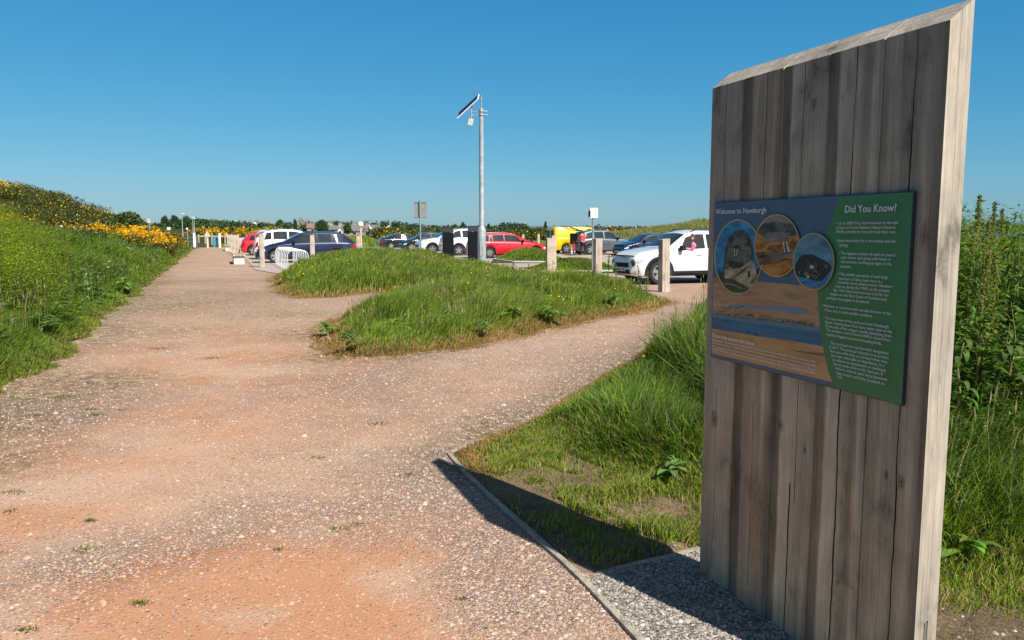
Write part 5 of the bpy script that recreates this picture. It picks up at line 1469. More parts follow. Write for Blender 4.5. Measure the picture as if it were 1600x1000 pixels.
mb = MB(); mb.add(slab(pc + (un if un.z > 0 else -un) * .023, ux, uy, un, hl * .95, hw2 * .92, .004), [(0, 3, 2, 1), (4, 5, 6, 7), (0, 1, 5, 4), (1, 2, 6, 5), (2, 3, 7, 6), (3, 0, 4, 7)]); mb.build('cells', M['solar'], sp)
M['cream'] = plain('camera housing', (0.55, 0.52, 0.46), .5)
mb = MB(); mb.box(-.13, .10, -.10, .10, -.30, 0.0); o = mb.build('camera_unit', M['cream'], mast, bevel=.02); o.location = (-.44, 0, hz(191)); o.rotation_euler = (0, math.radians(14), 0)

M['bin'] = plain('black bin', (0.005, 0.007, 0.010), .7, var=.2, spec=.15)
M['bin_top'] = plain('bin hood', (0.010, 0.013, 0.018), .6, spec=.3)
def litter_bin(px, py, top, wpx, label):
    g = G(px, py); d = g[1]; wd = wpx / 1250 * d; hgt = (py - top) / 1250 * d
    root = empty('litter_bin', (g[0], g[1], 0), math.radians(4)); tag(root, label, 'bin', 'dark litter bins by the mast')
    mb = MB(); mb.box(-wd / 2, wd / 2, -wd / 2, wd / 2, -.1, hgt - .28); mb.build('housing', M['bin'], root, bevel=.03)
    mb = MB(); a = wd / 2 + .015
    mb.add([(-a, -a, hgt - .275), (a, -a, hgt - .275), (a, a, hgt - .275), (-a, a, hgt - .275), (-a * .82, -a * .7, hgt - .03), (a * .82, -a * .7, hgt - .03), (a * .82, a * .7, hgt), (-a * .82, a * .7, hgt)], [(0, 3, 2, 1), (4, 5, 6, 7), (0, 1, 5, 4), (1, 2, 6, 5), (2, 3, 7, 6), (3, 0, 4, 7)])
    mb.build('hood', M['bin_top'], root, bevel=.02)
    mb = MB(); mb.box(-wd * .42, wd * .42, -wd / 2 - .012, -wd / 2 + .01, .12, hgt - .42); mb.build('door', M['bin'], root, bevel=.008)
litter_bin(700.5, 409, 355, 17.5, 'tall black litter bin with a sloping hood, left of the two')
litter_bin(740, 412, 353.5, 18, 'tall black litter bin tucked against the left side of the mast')

M['sign_back'] = plain('grey sign back', (0.30, 0.31, 0.28), .5, .3)
g = G(657.5, 411); s1 = g[1] / 1250
sg = empty('road_sign', (g[0], g[1], 0), math.radians(-3)); tag(sg, 'rectangular sign seen from behind on a grey pole', 'sign')
mb = MB(); mb.lathe([(.045, -.1), (.045, 1.6 + 47 * s1)], 'z', 14); mb.build('pole', M['steel'], sg, smooth=40)
z0_, z1_ = 1.6 + (361 - 341) * s1, 1.6 + (361 - 315.5) * s1
mb = MB(); mb.box(-10 * s1, 10 * s1, .07, .085, z0_, z1_); pn = mb.build('sign_plate', M['sign_back'], sg)
mb = MB(); mb.box(-9.5 * s1, 9.5 * s1, .045, .0695, z1_ - .06, z1_ - .02); mb.build('rail', M['steel'], sg)
mb = MB(); mb.box(-9.5 * s1, 9.5 * s1, .045, .0695, z0_ + .02, z0_ + .06); mb.build('rail', M['steel'], sg)
g = G(925.5, 427); s1 = g[1] / 1250
sg = empty('notice_sign', (g[0], g[1], 0), math.radians(10)); tag(sg, 'small white notice on a slim steel pole beside a timber bollard', 'sign')
mb = MB(); mb.lathe([(.035, -.1), (.035, 1.6 + 37 * s1)], 'z', 12); mb.build('pole', M['steel'], sg, smooth=40)
mb = MB(); mb.box(-5.2 * s1, 7.2 * s1, -.075, -.045, 1.6 + (361 - 341) * s1, 1.6 + (361 - 325.5) * s1); pn = mb.build('notice', M['white_post'], sg, bevel=.01)
mb = MB(); mb.box(-6.6 * s1, -5.0 * s1, -.10, .08, 1.6 + (361 - 339.5) * s1, 1.6 + (361 - 330) * s1); mb.build('black_box', M['bin'], sg, bevel=.01)
def small_sign(px, py, top, pw, ph, label, board_m, name='small_sign', cat='sign', hat=None):
    g = G(px, py); s_ = g[1] / 1250
    r = empty(name, (g[0], g[1], 0)); tag(r, label, cat)
    zt = 1.6 + (361 - top) * s_
    mb = MB(); mb.lathe([(.05, -.2), (.05, zt)], 'z', 8); mb.build('post', M['steel'], r)
    if pw:
        mb = MB(); mb.box(-pw / 2 * s_, pw / 2 * s_, -.09, -.055, zt - ph * s_, zt); mb.build('plate', board_m, r)
    return r
small_sign(266, 392, 355, 5.2, 4.4, 'small white square sign above the gorse at the path end', M['white_post'])
small_sign(294, 388, 356, 3, 3, 'small round-topped white sign over the gate at the path end', M['white_post'])
small_sign(993, 384, 353, 2.6, 4, 'narrow dark-topped waymark beyond the blue car', M['sign_back'])
small_sign(235.5, 391, 342, 4.4, 7, 'pale twin-plate road sign standing behind the gorse', M['cream'])
small_sign(123.5, 384, 334.5, 2, 3.4, 'tiny pale marker post on the gorse hillside', M['white_post'])
# street lamps far along the road
M['lampm'] = plain('street lamp column', (0.36, 0.38, 0.36), .5, .3)
for px, top, py, lab in ((286.5, 334.5, 386, 'street lamp left of the far white post'), (302.8, 340, 384.5, 'street lamp column rising behind the far white post'), (305, 342, 382, 'more distant street lamp just right of the paired lamp')):
    g = G(px, py); s_ = g[1] / 1250; zt = 1.6 + (361 - top) * s_
    r = empty('street_lamp', (g[0], g[1], 0)); tag(r, lab, 'street lamp', 'street lamps along the far road')
    mb = MB(); mb.lathe([(.07, -.2), (.065, 1.4), (.045, 1.5), (.035, zt)], 'z', 10); mb.build('column', M['lampm'], r, smooth=40)
    mb = MB(); mb.box(-.1, .25, -.07, .07, zt - .02, zt + .05); mb.build('lamp_head', M['white_post'], r, bevel=.02)
# low gate / rail by the lamps, slatted fence beyond the path
fr = empty('rail_gate', (*G(298, 387), 0), .1); tag(fr, 'grey metal rail gate across the road behind the white post', 'gate')
for zz in (.95, .6, .3):
    mb = MB(); mb.box(-1.3, .6, -.03, .03, zz - .03, zz + .03); mb.build('rail', M['steel'], fr)
for xx in (-1.3, .6):
    mb = MB(); mb.box(xx - .04, xx + .04, -.04, .04, -.2, 1.1); mb.build('upright', M['steel'], fr)
ff = empty('post_fence', (*G(311, 383), 0), 0.0); tag(ff, 'short fence of pale upright posts beyond the path end', 'fence')
for k in range(6):
    mb = MB(); mb.box(k * .75 - .06, k * .75 + .06, -.05, .05, -.2, 1.25); mb.build('fence_post', M['post_wood'], ff)
mb = MB(); mb.box(-.2, 4.0, .055, .09, .95, 1.08); mb.build('fence_rail', M['pink_post'], ff)

# kerbed grass islands in the car park
def island(outline, label, hh):
    out = np.array(outline)
    me = bpy.data.meshes.new('kerb')
    mb = MB(); mb.prism([tuple(p) for p in outline], 'z', -.05, .11); k = mb.build('kerb', M['concrete'], bevel=.02)
    tag(k, label, 'kerb', 'kerbed islands in the car park')
    c = out.mean(0); inner = c + (out - c) * .93
    lo, hi = out.min(0), out.max(0)
    P = rng.uniform(lo, hi, (26000, 2)); d = sdf(P, inner); P, d = P[d > 0], d[d > 0]
    h = hh * (.35 + .65 * sstep(0, .9, d)) * rng.uniform(.7, 1.2, len(P))
    z = .11 + .25 * sstep(.1, 1.6, d)
    mb = MB(); mb.prism([tuple(p) for p in inner], 'z', .08, .125); t_ = mb.build('turf', M['turf']); tag(t_, kind='structure')
    gx = np.linspace(lo[0], hi[0], 40); gy = np.linspace(lo[1], hi[1], 30)
    q = grid_mesh('turf_mound', gx, gy, lambda A: np.where(sdf(A, inner) > 0, .126 + .25 * sstep(.1, 1.6, sdf(A, inner)), .05), M['turf']); tag(q, kind='structure')
    blades('island_grass', np.column_stack([P, z]), h, np.full(len(P), .03), pal(len(P), [GR_M, GR_Y, GR_D, STRAW], [4, 3, 2, .8]), lean=.35, label=label.replace('kerb', 'grass').replace('pale', 'green'))
island(GP([(770, 407), (800, 411.3), (861, 411.8), (881, 409), (866, 403.5), (835, 400.5), (790, 400)]), 'pale kerb edging the grass island in front of the red estate', .34)
island(GP([(812, 424.5), (835, 427.5), (900, 427), (975, 426), (965, 421), (900, 420), (850, 419.5)]), 'pale kerb edging the narrow grass strip behind the bollards', .20)

# ------------------------------------------------------------------ people
def skin_mesh(name, joints, bones, radii, m, parent=None, sub=2, root=0):
    me = bpy.data.meshes.new(name)
    me.from_pydata(joints, bones, [])
    o = bpy.data.objects.new(name, me); COL.objects.link(o)
    o.modifiers.new('s', 'SKIN')
    for i, v in enumerate(me.skin_vertices[0].data):
        r = radii[i]; v.radius = (r, r) if not isinstance(r, tuple) else r
        v.use_root = (i == root)
    sb_ = o.modifiers.new('d', 'SUBSURF'); sb_.levels = sub; sb_.render_levels = sub
    dg = bpy.context.evaluated_depsgraph_get()
    nm = bpy.data.meshes.new_from_object(o.evaluated_get(dg))
    bpy.data.objects.remove(o); bpy.data.meshes.remove(me)
    nm.materials.clear()
    nm.shade_smooth()
    return link_mesh(name, nm, m, parent)
M['skin'] = plain('skin', (0.48, 0.27, 0.19), .55)
M['red_cloth'] = plain('red top', (0.60, 0.05, 0.045), .85)
M['black_cloth'] = plain('black trousers', (0.015, 0.015, 0.018), .85)
M['pink_cloth'] = plain('pink top', (0.62, 0.10, 0.26), .85, var=.45, scale=22)
M['hair'] = plain('brown hair', (0.06, 0.035, 0.02), .7)
g = G(911, 400.5)
# stands bent slightly forward over the bicycle, back towards the camera
J = [(0, 0, .88), (0, -.04, 1.10), (0, -.10, 1.30), (0, -.17, 1.40), (0, -.22, 1.50), (0, -.24, 1.60),
     (.16, -.12, 1.31), (.25, -.24, 1.08), (.20, -.42, .92), (.19, -.47, .86), (-.16, -.12, 1.31), (-.26, -.22, 1.07), (-.22, -.40, .90), (-.21, -.45, .84),
     (.10, 0, .82), (.13, -.05, .47), (.14, 0, .08), (.15, -.12, .04), (-.10, 0, .82), (-.14, -.02, .47), (-.17, .05, .08), (-.18, -.07, .04)]
Bn = [(0, 1), (1, 2), (2, 3), (3, 4), (4, 5), (2, 6), (6, 7), (7, 8), (8, 9), (2, 10), (10, 11), (11, 12), (12, 13), (0, 14), (14, 15), (15, 16), (16, 17), (0, 18), (18, 19), (19, 20), (20, 21)]
Rr = [(.15, .11), (.13, .10), (.17, .11), .055, (.075, .09), (.07, .085), .06, .042, .032, .036, .06, .042, .032, .036, .085, .058, .042, .036, .085, .058, .042, .036]
J = [(x, y, z * .97) for x, y, z in J]
pr = skin_mesh('person', J, Bn, Rr, M['skin'])
pr.location = (g[0], g[1], .03); pr.rotation_euler = (0, 0, math.radians(205))
tag(pr, 'person in red top and black trousers bending beside the yellow van', 'person')
ti = [0, 1, 2, 6, 7, 10, 11]
skin_mesh('red_top', [J[i] for i in ti], [(0, 1), (1, 2), (2, 3), (3, 4), (2, 5), (5, 6)], [(.165, .125), (.15, .12), (.185, .128), .075, .056, .075, .056], M['red_cloth'], pr)
ti = [0, 14, 15, 16, 18, 19, 20]
skin_mesh('black_trousers', [J[i] for i in ti], [(0, 1), (1, 2), (2, 3), (0, 4), (4, 5), (5, 6)], [(.17, .13), .105, .078, .062, .105, .078, .062], M['black_cloth'], pr)
mb = MB(); mb.lathe([(.02, -.11), (.09, -.09), (.108, -.02), (.10, .06), (.05, .11), (.01, .12)], 'z', 14, (0, -.215, 1.525)); mb.build('hair', M['hair'], pr, smooth=70)
# driver of the nearest car, arm on the open window
drv = skin_mesh('person', [(0, 0, 0), (0, 0, .22), (0, .0, .42), (0, 0, .49), (0, .01, .56), (0, .01, .64), (.02, .13, .38), (.08, .19, .24), (.24, .17, .26), (.32, .17, .28), (.0, -.2, .38), (.05, -.26, .15)],
                [(0, 1), (1, 2), (2, 3), (3, 4), (4, 5), (2, 6), (6, 7), (7, 8), (8, 9), (2, 10), (10, 11)], [(.15, .11), (.14, .11), (.16, .11), .055, .085, .08, .06, .045, .034, .038, .06, .045], M['skin'])
tag(drv, 'driver in a pink patterned top leaning at the open window', 'person')
skin_mesh('pink_top', [(0, 0, 0), (0, 0, .22), (0, 0, .40), (.02, .13, .38), (.08, .19, .25), (.19, .175, .26), (.0, -.2, .38)], [(0, 1), (1, 2), (2, 3), (3, 4), (4, 5), (2, 6)], [(.165, .125), (.155, .125), (.175, .125), .075, .062, .05, .075], M['pink_cloth'], drv)
mb = MB(); mb.lathe([(.03, -.16), (.10, -.1), (.115, .0), (.10, .08), (.05, .13), (.01, .14)], 'z', 14, (-.02, -.03, .585)); mb.build('hair', M['hair'], drv, smooth=70)
mw_ = wcar.matrix_basis
# car local: x forward, y left; the window nearest the camera is on the car's left side (+y)
pos = mw_ @ Vector((.04, .66, .78))
drv.location = pos; drv.rotation_euler = (0, 0, wcar.rotation_euler.z)

# small bicycle leaning by the person
g = G(895.5, 399)
bk = empty('bicycle', (g[0], g[1], .03), math.radians(70)); tag(bk, 'small red bicycle with white-rimmed wheels beside the yellow van', 'bicycle')
M['bike_red'] = plain('red frame paint', (0.5, 0.02, 0.02), .35)
for xx in (-.42, .42):
    w_e = empty('wheel', (xx, 0, .30), parent=bk)
    mb = MB(); mb.tube([(.28 * math.cos(t), 0, .28 * math.sin(t)) for t in np.linspace(0, 2 * math.pi, 25)], .028, 8, caps=False); mb.build('tyre', M['tyre'], w_e, smooth=60)
    mb = MB(); mb.tube([(.24 * math.cos(t), 0, .24 * math.sin(t)) for t in np.linspace(0, 2 * math.pi, 25)], .018, 6, caps=False)
    for k in range(8): mb.tube([(0, 0, 0), (.24 * math.cos(k * math.pi / 4), 0, .24 * math.sin(k * math.pi / 4))], .006, 4)
    mb.build('rim', M['white_post'], w_e)
mb = MB()
for a_, b_ in (((-.42, 0, .3), (-.12, 0, .34)), ((-.42, 0, .3), (-.2, 0, .66)), ((-.12, 0, .34), (-.22, 0, .72)), ((-.2, 0, .66), (.28, 0, .72)), ((-.12, 0, .34), (.3, 0, .64)), ((.42, 0, .3), (.26, 0, .86))):
    mb.tube([a_, b_], .026, 8)
mb.build('frame', M['bike_red'], bk)
mb = MB(); mb.box(-.33, -.12, -.06, .06, .72, .77); mb.build('saddle', M['black_cloth'], bk, bevel=.02)
mb = MB(); mb.tube([(.2, -.25, .90), (.26, 0, .88), (.2, .25, .90)], .018, 8); mb.build('handlebar', M['black_cloth'], bk)

# ------------------------------------------------------------------ bushes, trees
def clump_cloud(lobes, n, size, colf, flat=1.0, zlo=-.25):
    """leaf faces spread over and just inside a set of ellipsoid lobes (cx,cy,cz,rx,ry,rz)"""
    lb = np.array(lobes); wts = lb[:, 3] * lb[:, 5]; i = rng.choice(len(lb), n, p=wts / wts.sum())
    D = rdir(n, zlo, 1.0); r = 1 - np.abs(rng.normal(0, .16, n)) - .12 * (rng.random(n) < .2)
    c = lb[i, :3]; P = c + D * lb[i, 3:6] * r[:, None]
    P += rng.normal(0, size * .35, (n, 3))
    dd = D * .6 + rng.normal(0, .7, (n, 3)); dd /= np.linalg.norm(dd, axis=1)[:, None]
    sz = size * rng.uniform(.6, 1.4, n)
    return P, dd, sz, sz * rng.uniform(.55, .9, n), colf(P, D, n)
def crown_mesh(name, lobes, n, size, colf, parent=None, m=None, zlo=-.25):
    P, D, L, W, C = clump_cloud(lobes, n, size, colf, zlo=zlo)
    U = rng.normal(0, 1, P.shape)
    return leaves_obj(name, P, D, L, W, C, m or M['crown'], parent, U)
def gorse_col(fl):
    def f(P, D, n):
        c = pal(n, [(0.045, .062, .013), (0.075, .10, .02), (0.10, .085, .035)], [3, 3, 1])
        q = vnoise(P[:, 0] * 1.0, P[:, 2] * 1.0 + P[:, 1], 2.2, 3, 3)
        yl = rng.random(n) < fl * sstep(.38 - .12 * (fl > 1.2), .6 - .12 * (fl > 1.2), q) * (D[:, 2] > -.1)
        return np.where(yl[:, None], pal(n, [(0.80, .46, .008), (0.62, .34, .01)], [3, 1]), c)
    return f
def bush_variant(seed, fl):
    r = random.Random(seed); lobes = []
    for k in range(9):
        a = r.uniform(0, 6.28); q = r.uniform(0, .75)
        s_ = r.uniform(.35, .62)
        lobes.append((math.cos(a) * q, math.sin(a) * q, r.uniform(.25, .62), s_, s_, s_ * .85))
    root = empty('gorse_bush')
    crown_mesh('foliage', lobes, 5200, .075, gorse_col(fl), root)
    mb = MB()
    for k in range(5):
        a = r.uniform(0, 6.28); mb.tube([(0.05 * math.cos(a), .05 * math.sin(a), -.3), (.35 * math.cos(a), .35 * math.sin(a), .5)], [.04, .015], 6)
    mb.build('stems', M['bark'], root)
    return root
M['bark'] = plain('bark', (0.09, 0.065, 0.045), .9, var=.35, scale=20, bump=.4)
protos = [bush_variant(1, 1.5), bush_variant(2, 1.05), bush_variant(3, .22), bush_variant(4, 1.4)]
used = set()
def put(protos, k, loc, sc, rz):
    src = protos[k]
    o = src if k not in used_map[id(protos)] else copy_tree(src)
    used_map[id(protos)].add(k)
    o.location = loc; o.scale = sc; o.rotation_euler = (0, 0, rz)
    return o
used_map = {id(protos): set()}
# (px centre, top py, distance, half width m, variant)
GB = [(128, 352, 33, 1.5, 1), (150, 350, 36, 1.5, 0), (172, 349, 37, 1.6, 0), (192, 352, 38, 1.5, 0), (212, 352, 41, 1.6, 3), (232, 353, 44, 1.7, 0), (250, 355, 47, 1.6, 1), (268, 357, 52, 1.7, 1),
      (136, 372, 28, 1.1, 2), (206, 363, 34, 1.2, 2), (252, 366, 40, 1.3, 1), (262, 372, 38, 1.0, 2), (185, 345, 50, 2.2, 1), (215, 347, 56, 2.3, 0), (243, 350, 60, 2.4, 1), (160, 343, 48, 2.1, 1), (112, 346, 42, 1.9, 1), (275, 361, 58, 1.5, 2)]
for i, (px, ty, dist, hw_, k) in enumerate(GB):
    dist *= 1.22; hw_ *= .92; px -= 3 + max(0, (px - 230)) * .14
    x = (px - 800) / 1250 * dist; zt = 1.6 + (361 - ty) / 1250 * dist
    zb = float(h_bank(np.array([[x, dist]]))[0])
    hh = max(.9, zt - zb)
    zb -= .15
    o = put(protos, k, (x, dist, zb), (hw_ / 1.1, hw_ / 1.1, hh / 1.08), i * 1.3)
    names = ['bright yellow flowering gorse', 'half-flowering gorse', 'dark green gorse with few flowers', 'bright yellow flowering gorse'][k]
    where = ['left end of the thicket above tall herbs', 'near the left end, front row', 'in the middle of the yellow mass', 'just right of the middle, front row', 'in front of the round green tree', 'right half of the front row', 'front row near the small white sign', 'right end of the thicket by the path', 'low dark clump at the lower left', 'low clump below the yellow mass', 'low right clump beside white blossom', 'lowest clump nearest the path edge', 'behind the yellow mass, centre', 'behind, below the round tree', 'behind, beneath the twin-plate sign', 'behind at the foot of the hill', 'highest left, on the hill foot', 'last one before the rail gate'][i]
    tag(o, (names + ', ' + where), 'bush', 'gorse bushes on the left bank')
# gorse scrub over the hill: one mass
nb = 1500
hx = rng.uniform(-112, -38, nb); hy = rng.uniform(48, 100, nb)
hb_ = h_bank(np.column_stack([hx, hy])); k = (hb_ > 1.0) & (hx > -.68 * hy - 6) & (hx < -.50 * hy); hx, hy, hb_ = hx[k], hy[k], hb_[k]
yl = vnoise(hx, hy, .10, 3, 6)
Pp, Dd, Ll, Ww, Cc = [], [], [], [], []
for x, y, z, q in zip(hx, hy, hb_, yl):
    r_ = rng.uniform(.8, 1.7)
    P_, D_, L_, W_, C_ = clump_cloud([(x, y, z + .1, r_, r_, r_ * .62)], 210, .165, gorse_col(.9 if q > .57 else .12))
    if q <= .45: C_ = C_ * np.array([.9, .95, .8])
    Pp.append(P_); Dd.append(D_); Ll.append(L_); Ww.append(W_); Cc.append(C_)
P_ = np.vstack(Pp)
o = leaves_obj('gorse_scrub', P_, np.vstack(Dd), np.concatenate(Ll), np.concatenate(Ww), np.vstack(Cc), M['crown'], None, rng.normal(0, 1, P_.shape))
tag(o, 'dark scrub streaked with orange-yellow gorse covering the far left hill', 'scrub', None, 'stuff')

def tree_col(base):
    def f(P, D, n):
        q = vnoise(P[:, 0] * .8, P[:, 2] * .8 + P[:, 1], 1.0, 3, 8)[:, None]
        return pal(n, [base, tuple(c * 1.4 for c in base), tuple(c * .6 for c in base)], [3, 2, 1.5]) * (.7 + .7 * q)
    return f
def tree_variant(seed, base, hgt=7.0, wid=7.5, n=5200, conic=False):
    r = random.Random(seed); lobes = []
    if conic:
        for k in range(9):
            t = k / 8.0; s_ = wid / 2 * (1.0 - .85 * t)
            lobes.append((r.uniform(-.2, .2), r.uniform(-.2, .2), hgt * (.2 + .72 * t), s_, s_, hgt * .11))
    else:
        for k in range(15):
            a = r.uniform(0, 6.28); q = r.uniform(.15, .7) * wid / 2; zc = hgt * r.uniform(.30, .78)
            s_ = wid * r.uniform(.14, .24) * (1.15 if zc < hgt * .6 else .9)
            lobes.append((math.cos(a) * q, math.sin(a) * q, zc, s_, s_, s_ * .8))
        lobes.append((0, 0, hgt * .62, wid * .27, wid * .27, hgt * .3))
    root = empty('tree')
    crown_mesh('crown', lobes, n, .42, tree_col(base), root, zlo=-.6)
    mb = MB(); mb.tube([(0, 0, -.3), (.1, 0, hgt * .3), (0, .1, hgt * .7)], [.28, .2, .06], 8)
    for k in range(6):
        a = r.uniform(0, 6.28); z_ = hgt * r.uniform(.2, .45); mb.tube([(0.05, 0, z_), (math.cos(a) * wid * .3, math.sin(a) * wid * .3, z_ + hgt * .28)], [.1, .03], 6)
    mb.build('trunk', M['bark'], root)
    return root
tv = [tree_variant(11, (0.055, .095, .025)), tree_variant(12, (0.035, .065, .022)), tree_variant(13, (0.075, .115, .03)), tree_variant(14, (0.025, .045, .02), conic=True, wid=4.5), tree_variant(15, (0.045, .08, .025), wid=9, hgt=6)]
used_map[id(tv)] = set()
TR = [(206, 330, 78, 72, 2, 'rounded bright green tree at the foot of the gorse hill'), (262, 336, 20, 150, 1, 'dark bushy tree left of the street lamps'), (276, 335, 22, 155, 1, 'dark broad tree directly behind the left street lamp'),
      (295, 337.5, 20, 160, 4, 'dark tree between the two street lamp columns'), (440, 342.5, 20, 230, 0, 'broad tree left of the church spire'), (463, 341, 8, 250, 1, 'narrow dark tree touching the church spire'),
      (505, 343.5, 22, 240, 4, 'wide green tree above the white-gabled house'), (545, 348, 16, 260, 0, 'low tree among the village roofs'), (618, 347.5, 20, 260, 1, 'dark spreading tree behind the two white houses'), (641, 350, 11, 250, 4, 'small tree right of the two white houses'),
      (661, 354, 14, 200, 1, 'dark rounded tree just behind the sign pole'), (681, 351, 14, 190, 2, 'bright green tree left of the left bin'), (701, 350, 8, 230, 1, 'small dark tree above the left bin'), (724, 346, 13, 200, 1, 'dark tree seen between the two bins'), (712, 350, 12, 220, 4, 'grey-green tree between the two bins, behind'),
      (764, 348.5, 10, 200, 1, 'dark narrow tree immediately right of the mast'), (797, 352, 30, 300, 4, 'flat-topped dark copse right of the mast'), (852, 348, 9, 190, 3, 'pointed conifer above the timber bollards'), (866, 354, 14, 190, 0, 'bushy tree left of the yellow van'), (876, 353, 12, 200, 1, 'dark tree behind the roof of the yellow van'), (900, 354, 13, 210, 1, 'tree directly behind the middle of the yellow van')]
for i, (px, ty, wpx, dist, k, lab) in enumerate(TR):
    x = (px - 800) / 1250 * dist; zt = 1.6 + (361 - ty) / 1250 * dist
    base_w = [7.5, 7.5, 7.5, 4.5, 9][k]; bh = [7, 7, 7, 7, 6][k]
    s_ = wpx / 1250 * dist / base_w
    o = put(tv, k, (x, dist, -.14), (s_, s_, (zt + .14) / bh / .97), i * 2.1)
    tag(o, lab, 'tree', 'separate trees on the skyline')
for k in range(5):
    if k not in used_map[id(tv)]:
        for ch in list(tv[k].children): bpy.data.objects.remove(ch)
        bpy.data.objects.remove(tv[k])
# continuous wood and hedges along the skyline
def belt(name, label, spans, cat='wood'):
    Pp, Dd, Ll, Ww, Cc = [], [], [], [], []
    for (p0, p1, t0, t1, dist, step, nn, sz, base, yl) in spans:
        px = p0
        while px < p1:
            t = (px - p0) / (p1 - p0); ty = t0 + (t1 - t0) * t + rng.normal(0, 1.0)
            d_ = dist * rng.uniform(.94, 1.06); x = (px - 800) / 1250 * d_
            zt = max(1.2, 1.6 + (361 - ty) / 1250 * d_); w_ = step / 1250 * d_ * rng.uniform(.9, 1.6)
            lobes = [(x + rng.normal(0, w_ * .3), d_ + rng.normal(0, 2), zt * .35, w_, w_, zt * .45), (x, d_, zt * .66, w_ * .8, w_ * .8, zt * .34), (x + rng.normal(0, w_ * .5), d_ - 1, zt * .5, w_ * .6, w_ * .6, zt * .3)]
            b_ = tuple(c * rng.uniform(.75, 1.3) for c in base)
            cf = tree_col(b_) if not yl else gorse_col(yl)
            P_, D_, L_, W_, C_ = clump_cloud(lobes, nn, sz, cf, zlo=-.5)
            Pp.append(P_); Dd.append(D_); Ll.append(L_); Ww.append(W_); Cc.append(C_)
            px += step * rng.uniform(.6, 1.1)
    P_ = np.vstack(Pp)
    o = leaves_obj(name, P_, np.vstack(Dd), np.concatenate(Ll), np.concatenate(Ww), np.vstack(Cc), M['crown'], None, rng.normal(0, 1, P_.shape))
    tag(o, label, cat, None, 'stuff')
belt('woodland', 'continuous dark green wood along the skyline from the street lamps to the village', [(288, 350, 342, 347, 190, 5, 420, .55, (0.05, .085, .025), 0), (250, 430, 352, 353, 170, 6, 300, .5, (0.045, .075, .025), 0), (345, 388, 347, 347, 210, 6, 420, .6, (0.045, .08, .025), 0), (388, 455, 352, 352, 210, 6, 420, .6, (0.045, .08, .025), 0), (240, 300, 352, 350, 130, 5, 300, .4, (0.04, .07, .02), 0)])
belt('gorse_band', 'band of yellow gorse and scrub in front of the distant wood', [(300, 440, 356.5, 356, 118, 4, 330, .21, (0.06, .09, .02), .8), (430, 470, 358, 359, 125, 5, 300, .21, (0.06, .09, .02), .5)], 'scrub')
belt('hedgerow', 'dark hedges and scrub beyond the car park on the right half', [(590, 760, 356.5, 355, 170, 6, 260, .45, (0.055, .085, .025), 0), (600, 700, 359.5, 358, 130, 6, 160, .35, (0.06, .09, .02), .25), (755, 880, 356, 357, 150, 6, 300, .42, (0.045, .07, .025), 0), (770, 900, 359.5, 360.5, 118, 6, 200, .33, (0.05, .07, .02), .12), (900, 1000, 356.5, 355.5, 160, 6, 260, .42, (0.04, .07, .025), 0), (925, 1010, 357.5, 356, 120, 6, 160, .33, (0.06, .09, .02), .35), (1000, 1100, 356, 354, 120, 6, 160, .3, (0.10, .12, .04), .1)], 'hedge')
belt('village_trees', 'blurred tree masses rising behind the village roofs', [(450, 520, 350, 348, 420, 5, 160, 1.1, (0.06, .09, .045), 0), (520, 640, 346.5, 351, 480, 5, 200, 1.2, (0.055, .085, .045), 0), (600, 660, 348, 352, 420, 5, 160, 1.1, (0.05, .08, .04), 0), (785, 820, 350, 351, 380, 5, 240, 1.0, (0.04, .065, .04), 0)])
belt('shore_trees', 'small dark clump of trees on the far shore at the right edge', [(1524, 1530, 349, 349, 1200, 5, 300, 2.6, (0.05, .08, .06), 0), (1550, 1572, 347, 347, 1250, 5, 300, 2.6, (0.05, .08, .06), 0)])

